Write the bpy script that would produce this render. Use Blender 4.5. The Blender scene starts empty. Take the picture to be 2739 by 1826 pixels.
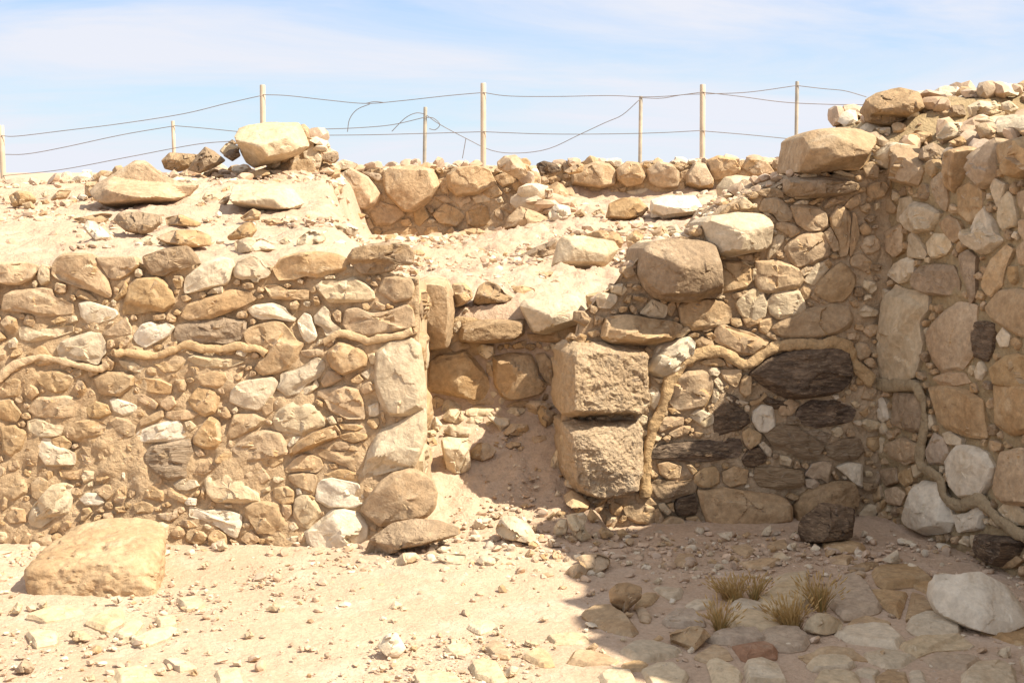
import bpy, bmesh, math, random
import numpy as np
from mathutils import Vector, Matrix

# ------------------------------------------------------------------ camera, sky, sun, exposure
S = bpy.context.scene
COL = S.collection
F_PX, PITCH, EYE = 3500.0, math.atan(424 / 3500.0), 1.6
cam_data = bpy.data.cameras.new('camera')
cam_data.sensor_width = 36.0
cam_data.lens = 36.0 * F_PX / 2352.0
cam_data.clip_start, cam_data.clip_end = 0.05, 8000.0
cam = bpy.data.objects.new('camera', cam_data)
cam.location = (0, 0, EYE)
cam.rotation_euler = (math.pi / 2 - PITCH, 0, 0)
COL.objects.link(cam)
S.camera = cam

SUN = Vector((1.0, -0.36, 1.28)).normalized()          # direction towards the sun
w = bpy.data.worlds.new('World')
S.world = w
w.use_nodes = True
wn, wl = w.node_tree.nodes, w.node_tree.links
wn.clear()
w_out = wn.new('ShaderNodeOutputWorld')
w_bg = wn.new('ShaderNodeBackground')
w_bg.inputs['Strength'].default_value = 0.10
sky = wn.new('ShaderNodeTexSky')
sky.sky_type = 'NISHITA'
sky.sun_disc = False
sky.sun_elevation = math.asin(SUN.z)
sky.sun_rotation = math.atan2(SUN.x, SUN.y)
sky.air_density, sky.dust_density, sky.ozone_density = 0.9, 0.0, 3.5
# thin cirrus: noise on the direction projected to a high flat layer
tc = wn.new('ShaderNodeTexCoord')
sep = wn.new('ShaderNodeSeparateXYZ')
wl.new(tc.outputs['Generated'], sep.inputs[0])
def wmath(op, a, b=None):
    n = wn.new('ShaderNodeMath'); n.operation = op
    for k, v in enumerate((a, b)):
        if v is None: continue
        if isinstance(v, (int, float)): n.inputs[k].default_value = v
        else: wl.new(v, n.inputs[k])
    return n.outputs[0]
den = wmath('ADD', wmath('MAXIMUM', sep.outputs['Z'], 0.0), 0.16)
comb = wn.new('ShaderNodeCombineXYZ')
wl.new(wmath('DIVIDE', sep.outputs['X'], den), comb.inputs[0])
wl.new(wmath('DIVIDE', sep.outputs['Y'], den), comb.inputs[1])
wmap = wn.new('ShaderNodeMapping')
wmap.inputs['Location'].default_value = (1.75, 0.4, 0.0)
wmap.inputs['Rotation'].default_value = (0, 0, 0.30)
wmap.inputs['Scale'].default_value = (0.42, 0.95, 1)
wl.new(comb.outputs[0], wmap.inputs[0])
cn = wn.new('ShaderNodeTexNoise')
cn.inputs['Scale'].default_value = 1.1
cn.inputs['Detail'].default_value = 10
cn.inputs['Roughness'].default_value = 0.6
cn.inputs['Distortion'].default_value = 0.7
wl.new(wmap.outputs[0], cn.inputs['Vector'])
cr = wn.new('ShaderNodeValToRGB')
cr.color_ramp.elements[0].position, cr.color_ramp.elements[1].position = 0.35, 0.58
cr.color_ramp.elements[0].color = (0, 0, 0, 1)
cr.color_ramp.elements[1].color = (0.95, 0.95, 0.95, 1)
wl.new(cn.outputs['Fac'], cr.inputs[0])
# veil paler towards the horizon; unseen upper sky brightened and warmed to fill shade
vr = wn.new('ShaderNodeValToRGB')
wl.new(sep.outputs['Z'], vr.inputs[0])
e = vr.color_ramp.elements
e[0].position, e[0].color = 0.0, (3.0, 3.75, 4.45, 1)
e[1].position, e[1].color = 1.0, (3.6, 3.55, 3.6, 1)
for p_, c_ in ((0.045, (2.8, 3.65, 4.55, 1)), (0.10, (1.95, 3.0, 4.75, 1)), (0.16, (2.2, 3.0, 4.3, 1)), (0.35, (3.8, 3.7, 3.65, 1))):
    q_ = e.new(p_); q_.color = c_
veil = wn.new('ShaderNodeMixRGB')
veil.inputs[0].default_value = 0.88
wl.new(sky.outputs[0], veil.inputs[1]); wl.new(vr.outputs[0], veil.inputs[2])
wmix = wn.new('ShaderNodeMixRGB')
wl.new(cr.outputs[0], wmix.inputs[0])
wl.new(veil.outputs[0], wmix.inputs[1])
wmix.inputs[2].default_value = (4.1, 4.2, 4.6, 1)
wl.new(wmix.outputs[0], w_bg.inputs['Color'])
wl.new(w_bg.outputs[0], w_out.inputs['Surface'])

sd = bpy.data.lights.new('sun', 'SUN')
sd.energy, sd.angle, sd.color = 4.3, math.radians(0.53), (1.0, 0.90, 0.73)
sun = bpy.data.objects.new('sun', sd)
sun.rotation_euler = SUN.to_track_quat('Z', 'Y').to_euler()
sun.location = (4, -2, 8)
COL.objects.link(sun)

vs = S.view_settings
vs.view_transform, vs.look = 'Standard', 'None'
vs.exposure, vs.gamma, vs.use_curve_mapping = 1.06, 1.0, False

# ------------------------------------------------------------------ numeric helpers
def _hash(ix, iy, iz, seed):
    h = (ix.astype(np.int64) * 374761393 + iy.astype(np.int64) * 668265263 + iz.astype(np.int64) * 2147483647 + seed * 974634541) & 0xFFFFFFFF
    h = ((h ^ (h >> 13)) * 1274126177) & 0xFFFFFFFF
    h = ((h ^ (h >> 16)) * 2246822519) & 0xFFFFFFFF
    return ((h ^ (h >> 15)) & 0xFFFF) / 65535.0

def vnoise(p, seed=0):
    """value noise in -1..1 at points p (N,3)"""
    i = np.floor(p); f = p - i; f = f * f * (3 - 2 * f)
    ix, iy, iz = i[:, 0], i[:, 1], i[:, 2]
    r = 0
    for dx in (0, 1):
        for dy in (0, 1):
            for dz in (0, 1):
                wgt = (f[:, 0] if dx else 1 - f[:, 0]) * (f[:, 1] if dy else 1 - f[:, 1]) * (f[:, 2] if dz else 1 - f[:, 2])
                r = r + wgt * _hash(ix + dx, iy + dy, iz + dz, seed)
    return r * 2 - 1

def fbm(p, freq, octv=4, seed=0, gain=0.5):
    a, s, r = 1.0, 0.0, 0
    q = p * freq
    for o in range(octv):
        r = r + a * vnoise(q + 17.3 * o, seed + o); s += a
        a *= gain; q = q * 2.07
    return r / s

def sm(a, b, x):
    t = np.clip((x - a) / (b - a), 0, 1)
    return t * t * (3 - 2 * t)

TILE = {'L1': (0, 650, 3.92), 'L2': (600, 650, 3.92), 'L3': (0, 1050, 3.92), 'L4': (600, 1050, 3.92),
        'D1': (1100, 650, 3.92), 'D2': (1100, 1050, 3.92), 'R1': (1700, 450, 3.92), 'R2': (1700, 850, 3.92),
        'R3': (1700, 1150, 3.92), 'S1': (2139, 220, 3.92), 'S2': (2139, 620, 3.92), 'S3': (2139, 1020, 3.92),
        'G4': (2139, 1426, 3.92), 'G5': (1539, 1426, 3.92), 'G6': (939, 1426, 3.92), 'G7': (0, 1326, 3.136),
        'U1': (0, 200, 3.136), 'U2': (600, 200, 3.136), 'U3': (1300, 200, 3.136), 'P': (0, 0, 2352 / 2739)}
CP, SP = math.cos(PITCH), math.sin(PITCH)
FS = F_PX * 2739 / 2352
def ray(tile, x, y):
    x0, y0, s = TILE[tile]
    a = (x0 + x * 10 / s - 1369.5) / FS
    b = (913 - y0 - y * 10 / s) / FS
    return np.array((a, CP + b * SP, -SP + b * CP))
EYEP = np.array((0, 0, EYE))
def pts_of(s):
    return [tuple(float(v) for v in q.split()) for q in s.split(',')]

# ------------------------------------------------------------------ the lie of the land
def land(x, y):
    """smooth height of the ground: courtyard, doorway ramp, terrace, mound"""
    x = np.asarray(x, float); y = np.asarray(y, float)
    yb = np.where(x < -0.2, 6.33, 6.75 + 0.1 * np.clip(x, 0, 3))
    court = 0.02 * sm(5.5, 6.2, y) * (1 - sm(-0.6, -0.2, x) * 0) + 0.05 * np.exp(-((x + 0.05) ** 2 / 0.16 + (y - 6.0) ** 2 / 0.10))
    ramp = np.interp(y, [5.9, 6.2, 6.4, 6.65, 6.85, 7.0, 7.04], [0.0, 0.05, 0.11, 0.22, 0.33, 0.41, 0.43])
    indoor = sm(-0.56, -0.44, x) * (1 - sm(0.34, 0.42, x))
    terr = np.interp(y, [6.3, 7.0, 7.15, 7.6, 8.2, 11.0], [0.8, 0.86, 0.90, 0.985, 1.03, 1.045])
    terr = terr + sm(-0.3, 0.6, x) * np.clip(y - 8.0, 0, 3.6) * 0.058 + sm(0.5, 1.6, x) * 0.06
    mound = np.interp(y, [6.3, 6.6, 9.3, 10.2, 12], [1.16, 1.19, 1.50, 1.48, 1.25]) - 0.05 * np.clip(-1.6 - x, 0, 3)
    edge = np.interp(y, [6.5, 7.0, 9.0, 10.0], [-0.46, -0.55, -1.02, -1.05])
    wd_ = np.interp(y, [7.0, 8.6], [1.0, 0.35])
    mm = 1 - sm(-0.32, 0.22, (x - edge) / wd_)
    up = terr + (mound - terr) * mm
    up = up + sm(11.6, 12.1, y) * np.clip(1.47 - up, 0, 1) * sm(-2.0, -1.2, x)
    back_door = sm(7.02, 7.07, y)
    step = sm(yb, yb + 0.05, y)
    z_in = ramp + (up - ramp) * back_door
    z_out = court + (up - court) * step
    z = z_out + (np.maximum(z_in, court * (1 - step)) - z_out) * indoor
    # far away the hilltop falls off into the desert plain
    rr = np.sqrt(x * x + (y - 5) ** 2)
    z = z - 28 * sm(18, 220, rr) - 3 * sm(200, 3000, rr)
    return z
def hit_land(tile, x, y, t0=3.5, t1=16):
    d = ray(tile, x, y)
    t = np.linspace(t0, t1, 2500)
    p = EYEP + t[:, None] * d
    g = p[:, 2] - land(p[:, 0], p[:, 1])
    k = np.argmax(g < 0) if (g < 0).any() else len(t) - 1
    return p[k]

# ------------------------------------------------------------------ materials
MATS = {}
def mat_stone(name, c1, c2, c3, bump=0.5, fine=60.0, layered=0.0, pits=0.0, var=0.22, rough=0.92, big=3.2, speck=0.35):
    m = bpy.data.materials.new(name); m.use_nodes = True
    nt = m.node_tree; N, L = nt.nodes, nt.links; N.clear()
    out = N.new('ShaderNodeOutputMaterial'); bs = N.new('ShaderNodeBsdfPrincipled')
    L.new(bs.outputs[0], out.inputs[0])
    bs.inputs['Roughness'].default_value = rough
    bs.inputs['Specular IOR Level'].default_value = 0.18
    geo = N.new('ShaderNodeNewGeometry'); oi = N.new('ShaderNodeObjectInfo')
    add = N.new('ShaderNodeMath'); add.operation = 'ADD'
    L.new(oi.outputs['Random'], add.inputs[0]); L.new(geo.outputs['Random Per Island'], add.inputs[1])
    rnd = N.new('ShaderNodeMath'); rnd.operation = 'FRACT'; L.new(add.outputs[0], rnd.inputs[0])
    off = N.new('ShaderNodeMath'); off.operation = 'MULTIPLY'; off.inputs[1].default_value = 37.0
    L.new(rnd.outputs[0], off.inputs[0])
    mp = N.new('ShaderNodeMapping')
    mp.inputs['Scale'].default_value = (1, 1, 1 + layered)
    mp.inputs['Rotation'].default_value = (0, 0.12 if layered else 0, 0)
    L.new(geo.outputs['Position'], mp.inputs[0])
    def noise(scale, det, ro=0.55, dist=0.0, four=True):
        n = N.new('ShaderNodeTexNoise'); n.noise_dimensions = '4D' if four else '3D'
        n.inputs['Scale'].default_value = scale; n.inputs['Detail'].default_value = det
        n.inputs['Roughness'].default_value = ro; n.inputs['Distortion'].default_value = dist
        L.new(mp.outputs[0], n.inputs['Vector'])
        if four: L.new(off.outputs[0], n.inputs['W'])
        return n.outputs['Fac']
    def ramp(f, p0, p1, a, b):
        r = N.new('ShaderNodeValToRGB'); e = r.color_ramp.elements
        e[0].position, e[1].position = p0, p1
        e[0].color, e[1].color = (*a, 1), (*b, 1)
        L.new(f, r.inputs[0]); return r.outputs[0]
    def mix(kind, fac, a, b):
        n = N.new('ShaderNodeMixRGB'); n.blend_type = kind
        for k, v in enumerate((fac, a, b)):
            if isinstance(v, float): n.inputs[k].default_value = v
            else: L.new(v, n.inputs[k])
        return n.outputs[0]
    col = ramp(noise(big, 4, 0.6, 0.6), 0.33, 0.68, c1, c2)
    patch = ramp(noise(big * 3.1, 5, 0.65, 0.4), 0.52, 0.66, (0, 0, 0), (1, 1, 1))
    c3n = N.new('ShaderNodeRGB'); c3n.outputs[0].default_value = (*c3, 1)
    pm = N.new('ShaderNodeMath'); pm.operation = 'MULTIPLY'; pm.inputs[1].default_value = 0.7; L.new(patch, pm.inputs[0])
    col = mix('MIX', pm.outputs[0], col, c3n.outputs[0])
    col = mix('MULTIPLY', 1.0, col, ramp(noise(fine * 0.6, 5, 0.7), 0.25, 0.75, (1 - speck,) * 3, (1 + speck * 0.45,) * 3))
    if pits:
        vo = N.new('ShaderNodeTexVoronoi'); vo.inputs['Scale'].default_value = 75
        L.new(mp.outputs[0], vo.inputs['Vector'])
        pz = ramp(vo.outputs['Distance'], 0.10, 0.24, (0.45, 0.4, 0.36), (1, 1, 1))
        pk = ramp(noise(9, 3), 0.48, 0.6, (0, 0, 0), (1, 1, 1))
        pk2 = N.new('ShaderNodeMath'); pk2.operation = 'MULTIPLY'; pk2.inputs[1].default_value = pits; L.new(pk, pk2.inputs[0])
        col = mix('MULTIPLY', pk2.outputs[0], col, pz)
    hs = N.new('ShaderNodeHueSaturation')
    vr = N.new('ShaderNodeMapRange'); vr.inputs[3].default_value = 1 - var; vr.inputs[4].default_value = 1 + var * 0.75
    L.new(rnd.outputs[0], vr.inputs[0]); L.new(vr.outputs[0], hs.inputs['Value'])
    r2 = N.new('ShaderNodeMath'); r2.operation = 'MULTIPLY'; r2.inputs[1].default_value = 7.3; L.new(rnd.outputs[0], r2.inputs[0])
    r3 = N.new('ShaderNodeMath'); r3.operation = 'FRACT'; L.new(r2.outputs[0], r3.inputs[0])
    sr = N.new('ShaderNodeMapRange'); sr.inputs[3].default_value = 0.84; sr.inputs[4].default_value = 1.06
    L.new(r3.outputs[0], sr.inputs[0]); L.new(sr.outputs[0], hs.inputs['Saturation'])
    L.new(col, hs.inputs['Color']); L.new(hs.outputs[0], bs.inputs['Base Color'])
    h1 = noise(fine, 8, 0.7); h2 = noise(fine * 0.28, 4, 0.6, 0.8)
    hh = N.new('ShaderNodeMath'); hh.operation = 'MULTIPLY_ADD'; hh.inputs[1].default_value = 2.2
    L.new(h2, hh.inputs[0]); L.new(h1, hh.inputs[2])
    bp = N.new('ShaderNodeBump'); bp.inputs['Strength'].default_value = bump; bp.inputs['Distance'].default_value = 0.012
    L.new(hh.outputs[0], bp.inputs['Height']); L.new(bp.outputs[0], bs.inputs['Normal'])
    MATS[name] = m
    return m
mat_stone('tan_limestone', (0.435, 0.28, 0.145), (0.555, 0.395, 0.23), (0.60, 0.46, 0.295), pits=0.55, var=0.12, speck=0.45)
mat_stone('cream_limestone', (0.575, 0.445, 0.285), (0.64, 0.525, 0.365), (0.53, 0.39, 0.235), var=0.10, speck=0.38)
mat_stone('white_limestone', (0.655, 0.545, 0.395), (0.72, 0.625, 0.48), (0.57, 0.445, 0.29), var=0.06, speck=0.3)
mat_stone('ochre_limestone', (0.42, 0.275, 0.14), (0.51, 0.36, 0.205), (0.54, 0.40, 0.245), pits=0.4, var=0.08, speck=0.42)
mat_stone('weathered_limestone', (0.325, 0.22, 0.125), (0.47, 0.335, 0.205), (0.53, 0.385, 0.245), bump=0.9, pits=0.5, speck=0.45, var=0.12)
mat_stone('dark_flint', (0.10, 0.068, 0.048), (0.31, 0.215, 0.137), (0.47, 0.335, 0.21), bump=1.0, layered=2.2, var=0.25, big=11, speck=0.6, rough=0.85)
mat_stone('flaky_limestone', (0.38, 0.26, 0.155), (0.53, 0.395, 0.26), (0.57, 0.45, 0.31), bump=1.0, layered=5.0, big=8, speck=0.4, var=0.12)
mat_stone('red_sandstone', (0.36, 0.18, 0.10), (0.45, 0.27, 0.17), (0.48, 0.35, 0.24), bump=0.8, var=0.1)
mat_stone('mauve_limestone', (0.43, 0.32, 0.22), (0.50, 0.385, 0.27), (0.52, 0.40, 0.27), var=0.08, speck=0.42)
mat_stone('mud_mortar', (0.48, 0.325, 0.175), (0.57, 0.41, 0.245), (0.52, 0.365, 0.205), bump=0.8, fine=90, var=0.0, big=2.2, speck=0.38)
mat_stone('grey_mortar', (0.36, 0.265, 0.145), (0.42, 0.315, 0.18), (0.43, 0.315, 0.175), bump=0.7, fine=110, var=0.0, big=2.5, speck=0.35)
mat_stone('ridge_clay', (0.52, 0.365, 0.21), (0.59, 0.435, 0.265), (0.55, 0.40, 0.235), bump=0.5, fine=120, var=0.0, speck=0.2)
mat_stone('dusty_soil', (0.500, 0.336, 0.208), (0.586, 0.414, 0.272), (0.612, 0.460, 0.332), bump=0.6, fine=110, var=0.0, big=1.3, speck=0.28)
mat_stone('gravel_stone', (0.510, 0.359, 0.234), (0.612, 0.452, 0.318), (0.632, 0.498, 0.386), var=0.22, bump=0.3)
mat_stone('dressed_limestone', (0.50, 0.36, 0.225), (0.585, 0.44, 0.285), (0.62, 0.49, 0.335), bump=1.0, fine=85, pits=0.5, var=0.04, speck=0.42)
CLS = {'j': 'dressed_limestone', 'b': 'tan_limestone', 'c': 'cream_limestone', 'w': 'white_limestone', 'o': 'ochre_limestone', 'g': 'weathered_limestone',
       'd': 'dark_flint', 'f': 'flaky_limestone', 'r': 'red_sandstone', 'p': 'mauve_limestone'}

def simple_mat(name, col, rough=0.6, metal=0.0, col2=None, scale=20):
    m = bpy.data.materials.new(name); m.use_nodes = True
    nt = m.node_tree; b = nt.nodes['Principled BSDF']
    b.inputs['Roughness'].default_value = rough; b.inputs['Metallic'].default_value = metal
    n = nt.nodes.new('ShaderNodeTexNoise'); n.inputs['Scale'].default_value = scale; n.inputs['Detail'].default_value = 5
    r = nt.nodes.new('ShaderNodeValToRGB'); r.color_ramp.elements[0].position = 0.35; r.color_ramp.elements[1].position = 0.7
    r.color_ramp.elements[0].color = (*col, 1); r.color_ramp.elements[1].color = (*(col2 or col), 1)
    g = nt.nodes.new('ShaderNodeNewGeometry')
    nt.links.new(g.outputs['Position'], n.inputs['Vector'])
    nt.links.new(n.outputs['Fac'], r.inputs[0]); nt.links.new(r.outputs[0], b.inputs['Base Color'])
    MATS[name] = m
    return m
simple_mat('post_paint', (0.47, 0.38, 0.28), 0.6, 0, (0.60, 0.49, 0.37), 9)
simple_mat('worn_post', (0.26, 0.25, 0.22), 0.65, 0, (0.55, 0.46, 0.34), 7)
simple_mat('fence_wire', (0.16, 0.13, 0.12), 0.6, 0.3, (0.22, 0.18, 0.16))
simple_mat('dry_grass', (0.42, 0.26, 0.085), 0.8, 0, (0.55, 0.39, 0.17), 40)
simple_mat('green_grass', (0.18, 0.17, 0.05), 0.8, 0, (0.36, 0.27, 0.10), 40)

# ------------------------------------------------------------------ object helpers
def mesh_from(name, V, Fc, mats, mi=None, sharp=24.0, smooth=True):
    me = bpy.data.meshes.new(name)
    me.from_pydata([tuple(v) for v in V], [], [tuple(int(i) for i in f) for f in Fc])
    for m in mats: me.materials.append(MATS[m])
    if mi is not None: me.polygons.foreach_set('material_index', np.asarray(mi, dtype=np.int32))
    if smooth:
        me.polygons.foreach_set('use_smooth', np.ones(len(me.polygons), dtype=bool))
        if sharp: me.set_sharp_from_angle(angle=math.radians(sharp))
    me.update()
    return me
def link(name, me, loc=(0, 0, 0), parent=None):
    o = bpy.data.objects.new(name, me)
    COL.objects.link(o)
    if parent is not None:
        o.parent = parent
        o.location = Vector(loc) - parent.location
    else:
        o.location = loc
    return o
def tag(o, label=None, cat=None, group=None, kind=None):
    for k, v in (('label', label), ('category', cat), ('group', group), ('kind', kind)):
        if v: o[k] = v
    return o

def chaikin(P, n=1, q=0.22):
    for _ in range(n):
        Q = np.roll(P, -1, axis=0)
        P = np.stack([P * (1 - q) + Q * q, P * q + Q * (1 - q)], 1).reshape(-1, 2)
    return P
def resample(P, n):
    Q = np.vstack([P, P[:1]])
    s = np.concatenate([[0], np.cumsum(np.linalg.norm(np.diff(Q, axis=0), axis=1))])
    t = np.linspace(0, s[-1], n, endpoint=False)
    return np.stack([np.interp(t, s, Q[:, 0]), np.interp(t, s, Q[:, 1])], 1)
def area_c(P):
    x, y = P[:, 0], P[:, 1]; x1, y1 = np.roll(x, -1), np.roll(y, -1)
    c = x * y1 - x1 * y; A = c.sum() / 2
    return A, np.array([((x + x1) * c).sum(), ((y + y1) * c).sum()]) / (6 * A)

RG = np.array([0, .16, .31, .45, .57, .68, .78, .86, .92, .97, 1.0])
def stone_mesh(P, front, back, seed, cls='b', closed=True, up_bevel=False, boxy=False, dens=1.0, lump=0.0):
    """A chipped stone over outline P (N,2). front/back = how far it swells on either side of the outline's plane.
       Each side is cut from bevel planes along the outline's edges, a tilted face plane and a few chips."""
    rs = np.random.RandomState(seed)
    A, c = area_c(P)
    if A < 0: P = P[::-1].copy(); A = -A
    P = P - c
    size = math.sqrt(A)
    n = int((52 if size > 0.12 else 36) * dens)
    O = resample(chaikin(P, 1, 0.07), n)
    O3 = np.column_stack([O, np.full(n, seed * 0.37)])
    jag = 0.034 if cls not in 'df' else 0.060
    O = O * (1 + jag * 1.1 * fbm(O3, 3.2 / size, 3, seed)[:, None] + 0.010 * fbm(O3, 17 / size, 2, seed + 5)[:, None])
    rg = RG if dens <= 1 else np.concatenate([np.linspace(0, .9, int(14 * dens)), [.94, .97, 1.0]])
    grid = np.concatenate([[[0, 0]]] + [O * r for r in rg[1:]])
    rr = np.concatenate([[0]] + [np.full(n, r) for r in rg[1:]])
    E0, E1 = P, np.roll(P, -1, axis=0)
    d = E1 - E0; ln = np.linalg.norm(d, axis=1); d = d / ln[:, None]
    nin = np.column_stack([-d[:, 1], d[:, 0]])                     # inward normals (counter-clockwise outline)
    def side(t, first):
        hs = []
        for k in range(len(P)):
            if boxy: wd = 0.05 + 0.07 * rs.rand()
            else: wd = 0.03 + 0.12 * rs.rand()
            if up_bevel and nin[k, 1] < -0.35: wd = 0.14 + 0.30 * rs.rand()
            if up_bevel and nin[k, 1] > 0.5: wd = 0.08 + 0.12 * rs.rand()
            dist = (grid - E0[k]) @ nin[k]
            dist = np.maximum(dist, 0.03 * size + 0.02 * (1 - rr) * size) if (dist < -0.06 * size).any() else dist
            hs.append(np.maximum(dist, 0) * t / (wd * size))
        g = rs.randn(2) * (0.22 if boxy else 0.42)
        hs.append(t * (1 + (grid / size) @ g))
        for _ in range(1 if boxy else 4):
            a = rs.rand() * 6.283; s_ = 0.5 + 1.6 * rs.rand()
            hs.append(t * (0.80 + 0.35 * rs.rand()) + s_ * t * ((grid / size) @ np.array([math.cos(a), math.sin(a)]) + 0.22))
        H = np.stack(hs)
        beta = (38 if not boxy else 22) / t
        h = -np.log(np.exp(-beta * np.clip(H, -2 * t, 4 * t)).sum(0)) / beta
        h = np.maximum(h, 0)
        # fracture facets: the face breaks into tilted planes around random centres
        K = (4 if size < 0.09 else 7) + (6 if cls in 'dfg' else 0) + (5 if boxy else 0)
        sd_ = O[rs.randint(n, size=K)] * (rs.rand(K, 1) ** 0.5) * 0.95
        wq = grid + size * 0.10 * np.column_stack([fbm(np.column_stack([grid, grid[:, :1] * 0]), 5 / size, 2, seed + 61), fbm(np.column_stack([grid, grid[:, :1] * 0]), 5 / size, 2, seed + 67)])
        dk = ((wq[:, None, :] - sd_[None]) ** 2).sum(2)
        kk = dk.argmin(1)
        gk = rs.randn(K, 2) * (0.55 if not boxy else 0.25); ok = rs.uniform(-0.20, 0.14, K) * (1 if not boxy else 0.3)
        fac = min(t, 0.045) * (0.55 if size > 0.2 else 1.0) * (ok[kk] + (gk[kk] * (grid - sd_[kk]) / size).sum(1) * 1.1)
        h = h + fac * np.minimum(1, (1 - rr) / 0.16)
        Q = np.column_stack([grid, h]) + seed * 1.37
        ed = np.minimum(1, (1 - rr) / 0.25)
        amp = {'g': 0.030, 'd': 0.034, 'f': 0.034}.get(cls, 0.023) * (0.5 * size + 0.06)
        if cls in 'df': Q = Q * np.array([1, 3.5, 1])
        nz = fbm(Q, 2.2 / size + 3, 3, seed + 11) * 1.3 * amp + fbm(Q, 38, 3, seed + 23, 0.6) * amp * 0.55
        ridge = 1 - np.abs(fbm(Q, 1.6 / size + 5, 2, seed + 31))
        h = h + (nz + (ridge - 0.8) * amp * (0.9 + lump)) * (0.15 + 0.85 * ed)
        return h
    hf = side(front, True)
    V = [np.column_stack([grid, hf])]
    Fc = []
    R = len(rg) - 1
    idx = lambda r, k: 0 if r == 0 else 1 + (r - 1) * n + k % n
    for k in range(n): Fc.append((0, idx(1, k), idx(1, k + 1)))
    for r in range(1, R):
        for k in range(n): Fc.append((idx(r, k), idx(r + 1, k), idx(r + 1, k + 1), idx(r, k + 1)))
    nf = len(grid)
    rim = [idx(R, k) for k in range(n)]
    if closed:
        hb = -side(back, False)
        V.append(np.column_stack([grid[:-n], hb[:-n]]))
        jb = lambda r, k: rim[k % n] if r == R else nf + (0 if r == 0 else 1 + (r - 1) * n + k % n)
        for k in range(n): Fc.append((jb(0, 0), jb(1, k + 1), jb(1, k)))
        for r in range(1, R):
            for k in range(n): Fc.append((jb(r, k), jb(r, k + 1), jb(r + 1, k + 1), jb(r + 1, k)))
    else:
        m1 = np.column_stack([O * 0.985, np.full(n, -back * 0.45)]); m2 = np.column_stack([O * 0.93, np.full(n, -back)])
        V += [m1, m2]
        a, b = nf, nf + n
        for k in range(n):
            k1 = (k + 1) % n
            Fc.append((rim[k], a + k, a + k1, rim[k1])); Fc.append((a + k, b + k, b + k1, a + k1))
        Fc.append(tuple(b + k for k in range(n))[::-1])
    return np.vstack(V), Fc, c, size

class Plane:
    """a wall face: origin O, unit axes U (along), W (up the face), N (outwards)"""
    def __init__(self, O, U, batter=0.0):
        self.O = np.array(O, float); U = np.array([U[0], U[1], 0.0]); self.U = U / np.linalg.norm(U)
        nh = np.array([self.U[1], -self.U[0], 0.0])                # horizontal outward
        self.N = nh * math.cos(batter) + np.array([0, 0, 1]) * math.sin(batter)
        self.W = np.array([0, 0, 1]) * math.cos(batter) - nh * math.sin(batter)
    def hit(self, tile, x, y):
        d = ray(tile, x, y)
        t = ((self.O - EYEP) @ self.N) / (d @ self.N)
        q = EYEP + t * d - self.O
        return np.array([q @ self.U, q @ self.W])
    def world(self, uvh):
        uvh = np.atleast_2d(uvh)
        return self.O + uvh[:, :1] * self.U + uvh[:, 1:2] * self.W + uvh[:, 2:3] * self.N

def parse(txt):
    out = []
    for ln in txt.strip().splitlines():
        ln = ln.strip()
        if not ln or ln[0] == '#': continue
        f = ln.split('|')
        opt = {}
        for kv in (f[3].split(';') if len(f) > 3 and f[3] else []):
            k, v = kv.split('=', 1); opt[k.strip()] = v.strip()
        out.append((f[0].strip(), f[1].strip(), pts_of(f[2]), opt, f[4].strip() if len(f) > 4 else None))
    return out

def in_poly(p, P):
    x, y = p; c = False
    j = len(P) - 1
    for i in range(len(P)):
        if (P[i][1] > y) != (P[j][1] > y) and x < (P[j][0] - P[i][0]) * (y - P[i][1]) / (P[j][1] - P[i][1]) + P[i][0]: c = not c
        j = i
    return c

SEED = [100]
def nseed():
    SEED[0] += 1
    return SEED[0]

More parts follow.
